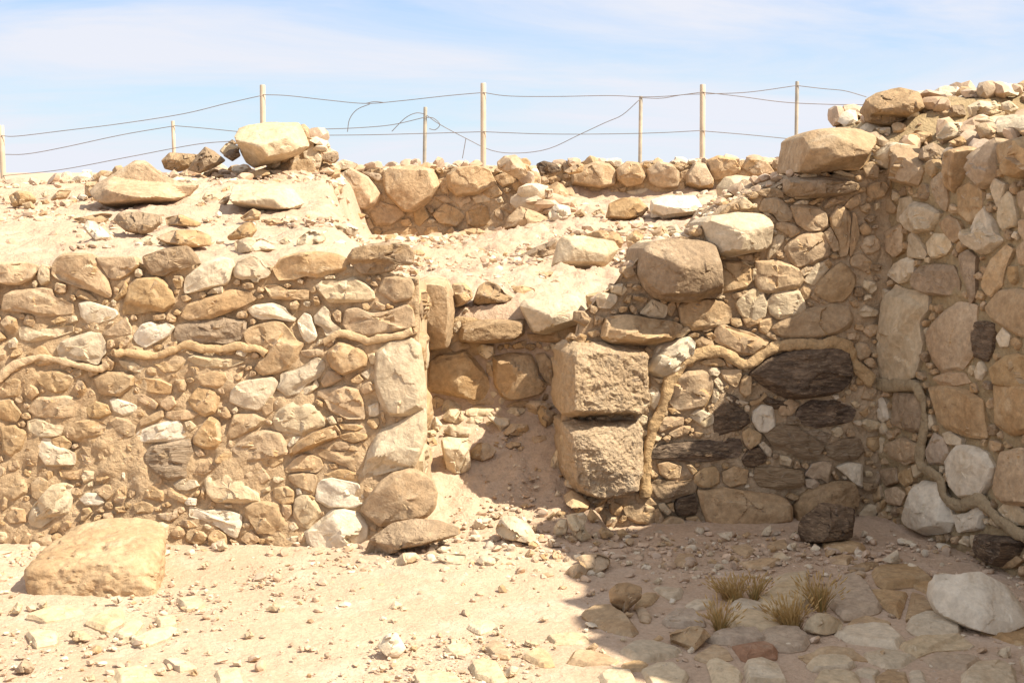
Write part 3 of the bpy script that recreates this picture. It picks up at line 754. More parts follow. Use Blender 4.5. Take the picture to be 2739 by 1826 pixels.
# ------------------------------------------------------------------ near right wall (beside the doorway, running to the corner)
PB = Plane((0.2, 6.44, 0), (1.42, 0.17), math.radians(3))
RIGHT = parse('''
g|R1|3 110,6 85,14 79,40 75,62 77,78 80,81 92,84 105,86 130,80 134,68 134,55 139,35 138,20 135,10 125|t=0.16;out=0.06;back=0.4;up=1|big grey brown weathered boulder in the wall
c|R1|70 58,80 51,105 47,130 49,138 54,140 65,139 78,132 86,118 88,100 92,85 90,78 80|t=0.12;out=0.03;back=0.3;up=1
b|R1|130 44,135 32,148 30,155 35,160 40,165 48,163 55,150 56,145 48,135 46
b|R1|134 47,138 45,146 53,146 58,138 54
b|R1|148 58,155 56,168 60,173 67,163 73,155 67,148 63
c|R1|144 75,149 70,156 71,155 78,145 90,139 96,139 88
b|R1|163 40,170 38,190 41,200 47,202 60,195 65,182 66,170 58,165 48
b|R1|157 85,163 76,180 68,196 68,203 82,202 92,190 98,170 104,163 98,160 92
b|R1|198 40,205 32,217 29,220 34,208 38,200 42
b|R1|204 52,212 40,220 42,226 52,224 65,225 78,222 90,214 92,213 75,206 62
b|R1|228 46,232 50,235 70,230 85,226 92,225 78,227 62
b|R1|198 68,205 62,212 75,214 85,208 87,200 75
b|R1|127 98,148 97,160 100,170 105,176 117,170 125,152 129,140 131,130 128,126 117
b|R1|85 100,95 97,112 98,120 105,122 117,115 125,100 129,91 131,87 115
b|R1|84 91,95 91,95 96,86 96
b|R1|105 92,122 90,123 96,115 98
c|R1|111 97,117 97,124 102,121 104,113 101
c|R1|123 106,127 104,127 112,124 118,122 112
b|R1|172 108,180 102,186 104,183 110,175 114
c|R1|177 117,190 100,198 98,203 105,195 115,188 123,180 120
b|R1|196 98,202 95,207 101,203 105
o|R1|188 130,192 120,205 107,215 99,222 103,230 112,231 120,225 132,218 139,205 140,195 135
b|R1|183 135,187 130,195 138,194 142
c|R1|139 140,145 132,155 129,172 129,177 140,178 147,170 155,150 158,142 152
c|R1|106 142,112 133,125 126,135 131,138 142,136 155,125 160,112 155
b|R1|46 145,58 138,75 136,90 140,99 147,100 155,98 162,75 168,60 170,48 162
c|R1|5 152,18 137,33 144,33 152,30 157,15 156
b|R1|34 143,40 137,43 146,38 156,34 152
b|R1|26 137,33 138,33 142,27 142
b|R1|42 140,48 139,44 147
c|R1|84 134,94 132,94 137,86 137
b|R1|100 132,118 128,115 133,105 137
b|R1|173 128,178 122,185 128,182 137,176 137
g|R1|157 12,165 10,200 9,220 12,233 17,230 24,215 29,190 31,165 30,156 25|t=0.08|dark grey layered slab bridging the wall
c|R1|172 8,178 5,190 6,190 10,175 10
c|R1|208 4,215 2,228 6,230 9,218 8
b|R1|194 6,200 4,205 8,199 9
g|R1|128 24,145 20,155 24,155 31,140 31,130 28
c|R1|166 30,175 28,184 29,182 32,168 32
b|R1|156 34,165 31,168 35,158 36
c|R1|166 37,175 33,182 34,181 38,168 38
b|R1|182 36,195 30,198 33,186 39
b|S1|0 78,3 58,12 52,25 50,40 49,60 51,75 57,77 64,72 72,68 85,58 92,40 91,10 95,-2 93|t=0.14;out=0.03;back=0.35;up=1;box=1|large squared tan block on top of the wall
b|R1|220 40,228 30,236 27,236 38,226 43
b|R2|-36 20,-30 -1,-10 -3,10 0,38 4,47 8,42 16,36 22,15 27,-5 28,-25 26|t=0.10;out=0.03;back=0.2;up=1
c|R2|42 15,48 11,54 9,58 13,50 20,43 21
b|R2|55 18,62 15,67 17,66 20,58 20
b|R2|63 25,70 20,80 23,83 30,75 34,68 32
b|R2|74 17,80 15,85 20,82 24,76 21
b|R2|70 14,80 10,82 12,75 15
b|R2|84 15,88 6,98 9,105 12,120 15,130 21,139 24,135 32,125 38,115 39,107 38,98 32,90 28,85 25
b|R2|112 0,133 0,130 6,118 10
b|R2|100 0,110 1,112 8,106 10,101 7
b|R2|130 3,143 0,143 8,138 17,130 14
b|R2|136 17,142 15,152 22,150 25,142 22
o|R2|145 10,155 2,175 -8,205 -14,222 -12,227 0,224 10,210 17,185 22,160 21,148 17
w|R2|16 46,23 30,35 26,55 20,62 27,60 38,52 44,45 55,33 62,28 62,14 57,13 50|t=0.06
b|R2|4 37,12 30,19 35,18 42,10 42
c|R2|7 47,12 50,14 58,9 65,7 55
b|R2|11 66,15 61,17 70,13 76
w|R2|14 76,20 72,26 78,26 88,20 96,15 90
c|R2|19 63,30 64,33 66,25 69
b|R2|38 75,42 62,55 56,70 56,78 60,81 68,80 78,73 92,68 94,50 97,42 96,36 88
c|R2|77 56,80 52,86 52,90 57,86 61,79 60
b|R2|89 55,112 53,111 62,106 72,100 70,94 65
b|R2|111 65,115 60,122 62,122 78,115 83,110 77
c|R2|82 66,87 62,92 70,93 78,87 75
c|R2|80 88,82 74,87 75,88 82,84 90
b|R2|68 46,85 40,92 44,95 50,85 51,72 49
b|R2|93 43,98 45,103 52,97 51
c|R2|95 84,100 81,110 86,119 89,112 93,103 90
b|R2|120 88,132 84,135 78,138 82,130 90,122 92
b|R2|34 95,40 94,48 100,38 101
c|R2|1 105,7 101,13 104,12 110,6 114,1 110
c|R2|57 103,66 95,74 98,82 102,82 110,73 115,65 109
b|R2|24 107,35 103,50 104,50 112,38 116,26 120,24 114
b|R2|35 121,50 113,58 114,55 122,42 126
d|R2|122 58,140 42,165 34,195 30,210 29,222 38,226 55,224 66,215 75,200 80,180 84,160 84,145 76,132 68|t=0.07|large dark brown layered stone under the clay ridge
d|R2|84 98,95 90,105 92,118 102,119 110,110 117,95 121,84 124,82 115,83 108
d|R2|172 96,185 87,205 88,222 92,230 97,226 108,208 112,190 115,175 110,168 104
w|R2|124 100,132 92,144 93,146 105,147 113,138 120,130 119,123 108
w|R2|207 81,213 80,214 84,209 86
d|R2|18 140,28 133,60 130,85 127,108 127,111 135,108 145,80 150,55 151,30 148,18 148
b|R2|112 120,120 115,132 122,131 130,120 138,115 132
d|R2|112 148,120 138,130 136,138 145,135 152,122 157,115 155
c|R2|129 132,135 130,143 138,142 145,137 144
d|R2|132 80,150 87,168 87,160 93,146 96,136 89
d|R2|96 78,108 84,112 92,100 91
f|R2|160 100,172 104,174 112,160 112
d|R2|196 92,206 86,216 88,212 92
f|R2|135 120,155 112,170 115,190 128,198 135,190 148,175 148,160 140,145 135
f|R2|200 135,215 128,235 126,240 140,232 148,215 150,203 145
f|R2|176 120,192 118,206 122,200 132,188 126
b|R2|150 92,162 84,172 90,164 102,152 102
b|R3|67 63,75 64,95 61,115 64,145 68,155 72,160 79,161 95,155 100,130 101,105 105,85 104,75 95,70 80|t=0.07;out=0.02|broad tan slab at the foot of the wall
b|R3|63 47,72 40,83 38,88 45,88 55,80 60,68 60,62 54
g|R3|16 55,25 52,45 55,60 52,63 58,62 65,45 70,32 76,22 72
f|R3|127 40,145 39,175 43,178 55,172 60,150 62,130 58,126 50
p|R3|178 47,185 36,195 33,206 35,204 48,202 56,195 50,185 50
p|R3|178 52,188 51,193 56,190 62,180 60
w|R3|211 39,225 34,238 36,238 60,232 58,222 48
g|R3|168 80,175 68,190 60,210 54,228 55,234 70,230 85,205 90,185 96,170 99|t=0.07
d|R3|42 80,45 72,62 68,65 78,64 88,45 90
b|R3|0 68,10 65,20 75,23 78,10 80,2 77
o|R3|-12 82,-2 78,10 76,20 82,21 95,15 99,0 97,-8 92
b|R3|19 85,24 82,30 93,25 98,21 97
c|R3|24 78,30 76,38 85,34 89,26 84
b|R3|33 78,40 76,41 86,37 84
b|R3|26 98,38 90,48 92,52 100,65 100,70 108,68 114,50 113,30 108|out=0.03
b|R3|53 92,65 90,73 100,60 102
b|R3|53 36,58 35,65 43,60 47
b|R3|92 44,105 38,118 42,116 56,100 60,92 54
b|R3|24 36,34 33,48 38,46 50,34 52,26 46
b|R3|178 66,182 62,190 60,186 66
''')
right_wall = empty('rubble_wall', (0.95, 6.8, 0))
tag(right_wall, 'stepped rubble wall right of the doorway with dark stones in its shaded corner', 'wall', 'ruined stone walls')
def rback(us, wv):
    return -0.75 * max(0.0, wv - 0.03) * (1 - sm(0.45, 0.8, us))
def rtop(u):
    # u along the wall from the jamb
    return float(np.interp(u, [0.0, 0.06, 0.10, 0.20, 0.32, 0.40, 0.58, 0.68, 0.86, 1.0, 1.08, 1.45, 1.9], [0.80, 0.83, 0.93, 1.02, 1.13, 1.22, 1.26, 1.34, 1.44, 1.50, 1.53, 1.55, 1.55]))
wall_body(right_wall, PB, 0.10, 1.9, rtop, 0.7, 'mud_mortar', seed=21, amp=0.024, wtop=44, depth=lambda v: 0.022, extra=rback)
# stones of its end, facing the doorway
PJ = Plane(PB.world([[0.085, 0, 0]])[0], (-0.17, -1.42), 0.0)
rsJ = np.random.RandomState(19)
for k, (u, v, a, b, cl) in enumerate([(-0.46, 0.52, .08, .05, 'b'), (-0.44, 0.62, .09, .05, 'c'), (-0.48, 0.72, .10, .05, 'b'), (-0.60, 0.60, .07, .06, 'b'), (-0.62, 0.75, .08, .05, 'c'), (-0.42, 0.40, .08, .06, 'c'), (-0.45, 0.29, .07, .05, 'b'), (-0.42, 0.2, .08, .05, 'c'), (-0.57, 0.48, .06, .05, 'b')]):
    m = 7; an = (np.arange(m) + 0.5 * rsJ.rand(m)) / m * 6.283
    Q = np.column_stack([np.cos(an) * a, np.sin(an) * b]) + (u, v)
    V, Fc, c, s_ = stone_mesh(Q, 0.045, 0.09, nseed(), cl, closed=False)
    base = PJ.world([[c[0], c[1], 0]])[0]
    link('stone', mesh_from('stone', PJ.world(np.column_stack([V[:, :2] + c, V[:, 2]])) - base, Fc, [CLS[cl]]), base, right_wall)
dress_wall(right_wall, PB, RIGHT, (0.04, 1.42), rtop, nfill=230, seed=6, fill_size=(0.010, 0.05), max_parts=98)
ridge(right_wall, PB, [('R2', x, y) for x, y in pts_of('9 188,10 172,11 155,13 138,17 118,25 98,31 80,35 66,42 55,52 45,68 38,85 35,97 39,108 46,118 47,130 40,145 31,160 28,175 27,195 28,208 25,219 28,226 38,231 50,238 59,248 66')], 0.025, out=0.012, seed=5, flat=0.55001)
# two dressed jamb blocks at the doorway
for lab, tile, s in (('upper dressed jamb block with a rough picked face', 'P', '129 80.4,131.5 78.6,137 78.4,146 79.2,148.4 80.8,149 93.2,147.4 95,137.5 95.4,131 95.6,129 94.8,128.3 92'),
                     ('lower dressed jamb block with a rough picked face', 'P', '129 97,131.4 96.4,146 96.2,147.4 98,147.4 109,146 112.4,141 113.8,136 114,132.5 112.8,130.2 110.5,129.2 107')):
    P = np.array([PB.hit(tile, *p) for p in pts_of(s)])
    V, Fc, c, size = stone_mesh(P, 0.13, 0.33, nseed(), 'g', closed=False, boxy=True, dens=3.2)
    msk = np.clip(0.5 + 1.2 * fbm(V, 7, 2, 83), 0.1, 1)
    pk = fbm(V + 3.1, 30, 4, 77, 0.7) * 0.013 - np.maximum(0, fbm(V, 46, 2, 78) - 0.05) * 0.026 * msk + fbm(V, 8, 2, 79) * 0.012
    V[:, 2] += pk * np.clip(V[:, 2] / 0.06, 0, 1) + 0.015
    V[:, :2] *= (1 + 1.6 * fbm(V + 9, 24, 4, 81, 0.65) * 0.05)[:, None]
    base = PB.world([[c[0], c[1], 0]])[0]
    o = link('jamb_block', mesh_from('jamb_block', PB.world(np.column_stack([V[:, :2] + c, V[:, 2]])) - base, Fc, ['dressed_limestone']), base, right_wall)
    o['label'] = lab

# ------------------------------------------------------------------ side wall, from the corner towards the viewer's right
DC = np.array((0.302, -0.953))
PC = Plane((1.60, 6.66, 0), DC, math.radians(2.5))
SIDE = parse('''
w|S1|72 78,82 70,92 63,105 66,100 78,95 92,85 92,76 88|t=0.06;up=1
b|S1|93 90,98 72,103 65,115 75,125 85,128 92,122 108,112 107,104 104,98 98|t=0.06
b|S1|82 97,92 97,94 105,94 120,100 132,98 136,82 138,81 125,81 115
c|S1|69 97,75 89,79 100,78 112,73 114,70 107
b|S1|64 95,72 87,74 90,66 96
b|S1|152 88,157 72,170 68,180 72,176 85,170 100,160 115,156 108,153 95|t=0.05
p|S1|179 90,190 70,203 59,206 70,205 95,200 105,190 111,181 100|t=0.05
b|S1|209 82,215 65,225 60,235 57,244 70,242 90,230 100,222 99,214 90|t=0.05
b|S1|136 105,148 94,152 100,154 125,152 135,145 128,138 115
c|S1|203 101,215 107,213 115,206 131,202 120,199 110
c|S1|210 123,217 115,222 120,226 140,225 150,212 155,207 145,207 135
c|S1|101 145,104 122,115 120,118 130,112 140,110 150
c|S1|110 140,118 125,132 128,145 137,143 145,138 155,120 158,113 155|t=0.045
b|S1|145 148,155 140,165 145,170 160,160 168,152 160
c|S1|180 160,185 140,193 131,200 145,205 158,212 165,198 178,190 180,182 172|t=0.05
b|S1|165 112,178 104,190 114,190 136,178 148,166 138
b|S1|228 116,240 112,246 130,238 140,230 132
b|S1|229 145,242 142,246 160,236 168,229 158
b|S1|66 125,72 118,78 126,80 140,72 148,65 146
b|S2|88 0,105 -8,107 5,106 20,98 26,90 20
c|S2|114 3,120 0,130 18,132 22,130 28,113 27
c|S2|132 12,140 2,155 3,158 15,152 24,140 28,135 22
b|S2|70 15,76 -4,88 -8,88 15,85 35,78 46,70 42
w|S2|91 45,98 34,112 27,119 30,118 42,110 52,103 54
g|S2|119 48,125 37,140 34,160 36,165 50,166 62,155 66,135 66,121 60
g|S2|166 25,175 20,184 28,183 45,184 65,178 75,174 55,168 40
b|S2|190 55,200 30,215 14,222 20,215 40,212 55,200 68,195 65
b|S2|226 18,236 8,246 14,244 36,230 34
c|S2|84 130,88 95,93 70,100 58,108 63,120 65,132 67,132 85,126 95,128 115,120 150,110 157,90 157,82 145,81 130|t=0.06
b|S2|135 110,140 95,150 85,165 75,184 78,184 100,180 130,170 142,150 147,140 135,136 125
o|S2|195 80,210 62,228 60,246 66,246 112,225 107,205 94
w|S2|205 110,212 100,220 108,217 120,210 121
d|S2|184 95,195 94,203 98,200 125,195 135,182 130,180 110
c|S2|77 65,82 56,92 62,90 75,82 79,76 75
c|S2|79 80,87 80,88 91,79 92
c|S2|58 72,67 54,70 60,66 78,60 78
b|S2|56 100,65 82,69 95,70 118,62 121,56 120
b|S2|48 110,52 105,55 112,52 117
o|S2|200 142,215 130,228 128,246 134,246 158,225 166,204 160
b|S2|140 152,156 146,172 148,178 158,160 162,146 160
w|S3|69 15,72 -2,80 4,90 25,92 38,85 42,75 36,69 28
g|S3|98 12,128 15,128 52,115 52,98 45
b|S3|135 8,155 4,175 10,190 20,192 40,195 58,175 57,155 50,145 40,140 22
b|S3|203 5,225 2,246 5,246 50,222 56,206 45,204 25
w|S3|155 82,165 67,180 68,195 76,203 90,198 105,190 120,170 122,158 108,158 95|t=0.04|bright white rough stone set in the side wall
c|S3|148 55,156 52,168 60,168 67,155 66
p|S3|130 74,140 54,150 60,155 75,150 86,135 86
w|S3|112 145,118 130,128 105,145 108,152 118,155 130,160 145,155 157,130 160,115 152|t=0.07
w|S3|160 140,175 138,185 130,192 140,188 155,165 158
b|S3|203 110,210 75,230 70,250 75,250 130,215 128,205 120
c|S3|207 135,215 127,230 132,240 140,238 150,222 150
c|S3|73 66,82 58,88 60,85 75,74 78
b|S3|92 65,108 58,125 68,126 80,110 87,95 80
c|S3|117 88,124 86,127 95,120 101
o|S3|104 95,115 90,118 105,110 110,104 105
p|S3|55 45,70 40,83 44,78 55,65 57
g|S3|84 92,100 90,102 105,90 110,85 102
p|S3|69 105,78 92,84 98,80 108
b|S3|70 110,82 108,84 122,76 128,68 120
b|S3|88 114,100 110,110 118,104 130,92 128
d|G4|178 4,190 1,215 3,232 8,225 25,212 35,203 33,192 25,185 15|t=0.06
c|G4|178 2,184 2,184 16,179 14
b|G4|206 24,222 20,232 28,222 36,210 36
''')
side_wall = empty('rubble_wall', (1.95, 5.9, 0))
tag(side_wall, 'shaded rubble wall with grey mortar and a heap of loose stones on top, right edge', 'wall', 'ruined stone walls')
ctop = lambda u: float((0.05 * math.sin(u * 21) + 0.04 * math.sin(u * 37 + 1)) * (u > 1.15) + np.interp(u, [-0.9, -0.12, -0.02, 0.25, 0.5, 0.8, 0.95, 1.04, 1.2, 1.35, 1.7, 2.1, 2.6, 3.3, 4.2, 6], [1.66, 1.68, 1.56, 1.56, 1.55, 1.57, 1.60, 1.95, 2.60, 2.68, 2.58, 2.68, 2.90, 2.95, 2.7, 2.4]))
def cextra(us, wv):
    lim = np.clip((1.1 - us) / 0.25, 0, 1)
    return lim * (np.interp(wv, [0, 0.05, 0.15, 0.3, 0.5, 0.9, 1.2], [0, 0.02, 0.10, 0.17, 0.21, 0.26, 0.2]))
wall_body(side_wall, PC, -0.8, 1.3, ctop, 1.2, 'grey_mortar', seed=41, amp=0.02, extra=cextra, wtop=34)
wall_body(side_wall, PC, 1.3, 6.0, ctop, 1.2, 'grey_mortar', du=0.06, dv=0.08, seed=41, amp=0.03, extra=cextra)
dress_wall(side_wall, PC, SIDE, (0.02, 1.25), lambda u: min(ctop(u), 1.56), nfill=190, seed=8, fill_size=(0.010, 0.045), protrude=0.008, tmul=0.8)
ridge(side_wall, PC, [('S2', x, y) for x, y in pts_of('44 112,50 120,55 134,64 147,74 154,84 159,95 161,112 160,124 163,130 172,133 187,133 203,129 225,129 243,136 251,148 257,152 268,158 281,170 287,180 283,190 280,200 289,212 302,225 312,240 320')], 0.025, out=0.012, seed=7, flat=0.55001)

# ------------------------------------------------------------------ blocking wall at the back of the doorway
PD = Plane((0, 7.0, 0), (1, 0), math.radians(3))
DOOR = parse('''
b|D1|10 40,20 36,38 38,43 48,45 70,43 90,41 100,40 107,20 109,10 100,9 70|t=0.13;out=0.05;box=1|tall upright tan stone
b|D1|43 43,55 42,63 50,64 58,55 64,47 67,45 60|t=0.06
c|D1|115 65,120 60,140 56,165 54,178 60,184 73,180 82,160 88,140 94,128 92,122 80|t=0.13;out=0.05;up=1|pale stone with a pocked face
g|D1|52 95,55 85,80 80,110 81,117 82,117 95,105 102,70 105,52 102|t=0.10;out=0.04;box=1
b|D1|20 125,30 118,45 118,58 114,63 118,72 130,74 132,80 142,81 155,75 165,55 163,35 158,18 155|t=0.08
b|D1|86 120,105 116,125 117,131 130,132 140,142 147,135 158,120 161,105 165,95 160,87 145|t=0.08
c|D1|69 110,75 105,87 107,88 116,80 122,72 117|t=0.05
c|D1|79 125,86 123,86 128,80 128
b|D1|79 128,84 127,87 138,86 142,79 136
b|D1|106 107,115 103,121 102,119 110,108 111
b|D1|38 108,48 103,60 105,62 110,45 115
c|D1|44 85,52 80,52 88,48 94,44 92
c|D1|146 105,155 105,156 112,147 113
b|D1|122 95,140 96,155 90,175 87,172 103,145 104,128 102
b|D1|183 55,205 50,207 60,200 72,188 76
b|D1|130 117,140 115,148 125,150 150,142 147,133 134
b|D1|146 120,157 117,157 140,150 140
b|D1|10 112,18 109,22 115,15 120
c|D1|12 125,20 123,21 130,15 132
b|D1|13 140,19 140,19 150,14 155
b|D2|98 14,112 8,124 8,118 18,104 20
b|D2|58 4,72 6,90 6,86 14,62 13
''')
door_wall = empty('rubble_wall', (0, 7.2, 0.4))
tag(door_wall, 'low stone blocking wall across the back of the doorway gap', 'wall', 'ruined stone walls')
dtop = lambda u: float(np.interp(u, [-0.6, -0.32, -0.28, -0.1, 0.05, 0.3, 0.6], [0.9, 0.92, 0.85, 0.84, 0.86, 0.88, 0.9]))
wall_body(door_wall, PD, -0.62, 0.55, dtop, 0.3, 'mud_mortar', zlo=0.2, seed=51, amp=0.02)
dress_wall(door_wall, PD, DOOR, (-0.4, 0.36), dtop, nfill=50, seed=12, lo=0.42)

# ------------------------------------------------------------------ walls at the far side of the terrace
PF = Plane((-0.5, 10.8, 0), (1, 0), math.radians(3))
FARL = parse('''
b|U2|88 95,95 85,107 79,120 86,125 92,132 100,128 108,120 113,108 112,95 108|t=0.13
b|U2|134 85,140 78,160 77,175 80,180 92,172 106,160 114,150 114,138 102,134 92|t=0.13
b|U2|187 84,195 78,210 76,222 80,228 92,212 100,195 102,188 95|t=0.12
c|U2|88 76,100 71,112 75,108 79,95 80
p|U2|115 81,130 83,133 88,128 89
b|U2|92 120,100 112,112 115,110 128,102 124,93 125
b|U2|120 112,130 106,145 110,152 117,140 126,128 126
b|U2|148 122,155 120,158 127,150 127
o|U2|159 115,167 110,172 119,164 127,160 124
b|U2|175 117,185 108,195 112,201 118,195 127,180 124
b|U2|203 115,212 108,220 110,224 125,210 128,204 125
b|U2|180 88,187 86,188 100,182 98
b|U2|176 102,185 101,193 106,185 108
b|U2|193 107,205 102,207 106,198 111
o|U2|116 122,122 120,126 128,120 131
b|U2|130 135,140 130,160 127,165 138,150 140,135 137
c|U2|208 103,220 99,224 106,212 108
b|U2|130 100,137 98,137 104,131 106
b|U3|6 86,20 80,26 90,14 94
b|U3|-2 88,8 92,14 100,4 104,-2 100
b|U3|22 92,30 88,36 92,30 98,24 97
''')
far_left = empty('rubble_wall', (-0.4, 11.1, 1.0))
tag(far_left, 'far terrace wall with three rounded tan boulders over small stones, below the middle fence posts', 'wall', 'ruined stone walls')
ftop = lambda u: float(np.interp(u, [-1.2, -0.9, 0.0, 0.6, 0.75, 0.95], [1.48, 1.50, 1.52, 1.52, 1.42, 1.2]))
wall_body(far_left, PF, -1.1, 0.70, ftop, 0.8, 'mud_mortar', zlo=0.9, du=0.03, dv=0.03, seed=61, amp=0.035)
dress_wall(far_left, PF, FARL, (-0.85, 0.75), ftop, nfill=70, seed=13, lo=1.05, fill_size=(0.03, 0.07))
PG = Plane((1.2, 11.7, 0), (1, -0.05), math.radians(3))
FARR = parse('''
b|U3|72 85,80 78,92 73,103 75,109 82,108 92,98 95,85 94,73 92|t=0.14
b|U3|109 80,118 73,128 74,134 85,130 92,118 94,110 88|t=0.12
b|U3|135 80,145 73,155 75,162 82,161 94,145 95,136 90|t=0.12
b|U3|168 84,175 74,184 75,190 86,190 95,178 97,168 92|t=0.12
b|U3|186 72,195 68,208 70,214 80,205 86,192 88,187 82|t=0.10
b|U3|214 78,220 70,235 72,242 82,225 85|t=0.08
b|U3|163 82,170 79,168 88,164 87
c|U3|118 98,135 95,137 105,125 105
b|U3|100 98,110 96,115 102,105 106
b|U3|75 98,83 94,86 98,80 101
b|U3|83 104,88 98,91 104,86 107
b|U3|76 102,79 101,80 107,77 106
b|U3|92 103,95 104,96 110,93 109
b|U3|160 92,166 90,167 97,161 97
b|U3|140 97,155 96,158 101,145 102
b|U3|170 98,186 97,192 101,176 103
''')
far_right = empty('rubble_wall', (1.2, 12.0, 1.2))
tag(far_right, 'low far wall topped by a row of six rounded boulders, left of the tall right wall', 'wall', 'ruined stone walls')
gtop = lambda u: float(np.interp(u, [-1.1, -0.9, 0.5, 2.2], [1.42, 1.53, 1.55, 1.57]))
wall_body(far_right, PG, -1.05, 2.6, gtop, 0.8, 'mud_mortar', zlo=1.0, du=0.03, dv=0.03, seed=71, amp=0.04)
dress_wall(far_right, PG, FARR, (-0.95, 1.3), gtop, nfill=80, seed=15, lo=1.28, fill_size=(0.03, 0.06))
PP = Plane((-1.3, 9.35, 0), (1, 0.1), math.radians(2))
PIL = parse('''
o|U2|30 82,38 79,44 84,38 87
b|U2|43 88,52 84,60 90,55 93,45 92
b|U2|63 88,75 84,85 86,82 95,70 96
c|U2|55 72,62 70,66 78,60 83
c|U2|66 66,75 60,82 70,80 78,70 80
b|U2|66 102,80 97,88 105,85 112,75 112
b|U2|78 84,84 80,87 88,82 92
b|U2|84 112,90 108,92 118,86 124
b|U2|68 52,74 54,76 62,70 64
''')
pil = empty('rubble_wall', (-1.25, 9.6, 1.2))
tag(pil, 'crumbling wall end under the biggest pale boulder, left of the far terrace wall', 'wall', 'ruined stone walls')
Pc = np.array([PP.hit('P', *p) for p in pts_of('59 39,64 37,66 31,70 28.3,73.4 33,74.4 38,75.4 44,76.4 50,77 56,70 58,61 56')])
V, Fc, c, size = stone_mesh(Pc, 0.06, 1.1, nseed(), 'b', closed=False, boxy=True, dens=2.2, lump=3)
Vw = PP.world(np.column_stack([V[:, :2] + c, V[:, 2]]))
Vw += fbm(Vw, 9, 3, 5)[:, None] * np.array([0.03, 0.01, 0.02])
link('mortar', mesh_from('mortar', Vw - np.array(pil.location), Fc, ['mud_mortar'], sharp=0), pil.location, pil)
dress_wall(pil, PP, PIL, (-0.2, 0.20), lambda u: 1.6, nfill=40, seed=16, lo=1.15, fill_size=(0.02, 0.06), protrude=0.06)

# ------------------------------------------------------------------ loose stones
ORD = ['first', 'second', 'third', 'fourth', 'fifth', 'sixth', 'seventh', 'eighth', 'ninth', 'tenth', 'eleventh', 'twelfth', 'thirteenth',
       'fourteenth', 'fifteenth', 'sixteenth', 'seventeenth', 'eighteenth', 'nineteenth', 'twentieth']
def ordinal(k):
    if k <= 20: return ORD[k - 1]
    tens = {2: 'twenty', 3: 'thirty', 4: 'forty', 5: 'fifty', 6: 'sixty', 7: 'seventy'}[k // 10]
    return tens + '-' + ORD[k % 10 - 1] if k % 10 else {20: 'twentieth', 30: 'thirtieth', 40: 'fortieth', 50: 'fiftieth', 60: 'sixtieth', 70: 'seventieth'}[k]
CNAME = {'b': 'tan', 'c': 'cream', 'w': 'whitish', 'o': 'ochre', 'g': 'grey brown', 'd': 'dark brown', 'f': 'flaky', 'r': 'reddish', 'p': 'mauve grey'}
def loose(name, cat, zone, phrase, group, txt, flat=False):
    """phrase has {o} ordinal and {c} colour for stones that have no label of their own"""
    L = parse(txt); todo = []
    for cls, tile, pts, opt, lab in L:
        x0, y0, s_ = TILE[tile]
        cx = np.mean([p[0] for p in pts]); by = max(p[1] for p in pts)
        bx = np.mean([p[0] for p in pts if p[1] > by - 3])
        if flat:
            my = np.mean([p[1] for p in pts])
            B = hit_land(tile, cx, my); z = B[2]
            P = []
            for p in pts:
                d = ray(tile, *p); t = (z - EYE) / d[2]; P.append((EYEP + t * d)[:2])
            P = np.array(P); P = P.mean(0) + (P - P.mean(0)) * 1.08
            V, Fc, c, size = stone_mesh(P, float(opt.get('t', 0)) or min(0.10 * math.sqrt(abs(area_c(P)[0])) + 0.006, 0.045), 0.05, nseed(), cls, closed=False, boxy=True, dens=1.6 if abs(area_c(P)[0]) > 0.02 else 1.0)
            W = np.column_stack([V[:, :2], V[:, 2] * 0.8 + 0.002]); base = np.array([c[0], c[1], z])
        else:
            if 'Y' in opt: Y = float(opt['Y']); nb = np.array([0, -1.0]); B = None
            elif 'C' in opt:
                uv = PC.hit(tile, cx, by); Y = PC.world([[uv[0], uv[1], 0]])[0][1] + float(opt['C'])
            else:
                B = hit_land(tile, bx, by); Y = B[1]
            # outline in an upright plane across the line of sight
            pr = []
            for p in pts:
                d = ray(tile, *p); t = Y / d[1]; q = EYEP + t * d; pr.append((q[0], q[2]))
            A0 = abs(area_c(np.array(pr))[0]); T = float(opt.get('T', 0)) or 0.42 * math.sqrt(A0)
            if not ('Y' in opt or 'C' in opt):
                Y += 0.55 * T
            pr = []
            for p in pts:
                d = ray(tile, *p); t = Y / d[1]; q = EYEP + t * d; pr.append((q[0], q[2]))
            P = np.array(pr)
            V, Fc, c, size = stone_mesh(P, T, T * 1.05, nseed(), cls, closed=True, up_bevel=True, boxy='box' in opt, dens=1.6 if math.sqrt(A0) > 0.13 else 1.0, lump=float(opt.get('lump', 0)))
            W = np.column_stack([V[:, 0], -V[:, 2], V[:, 1]]); base = np.array([c[0], Y, c[1]])
        lift = W[:, 2].min() if not flat else 0.0
        org = base + np.array([0, 0, lift])
        o = link(name, mesh_from(name, W - np.array([0, 0, lift]), Fc, [CLS[cls]]), org)
        todo.append((x0 + cx * 10 / s_, o, cls, lab))
    todo.sort(key=lambda q: q[0])
    k = 0
    for x, o, cls, lab in todo:
        if not lab:
            k += 1
            lab = phrase.format(o=ordinal(k), c=CNAME[cls])
        tag(o, lab, cat, group)

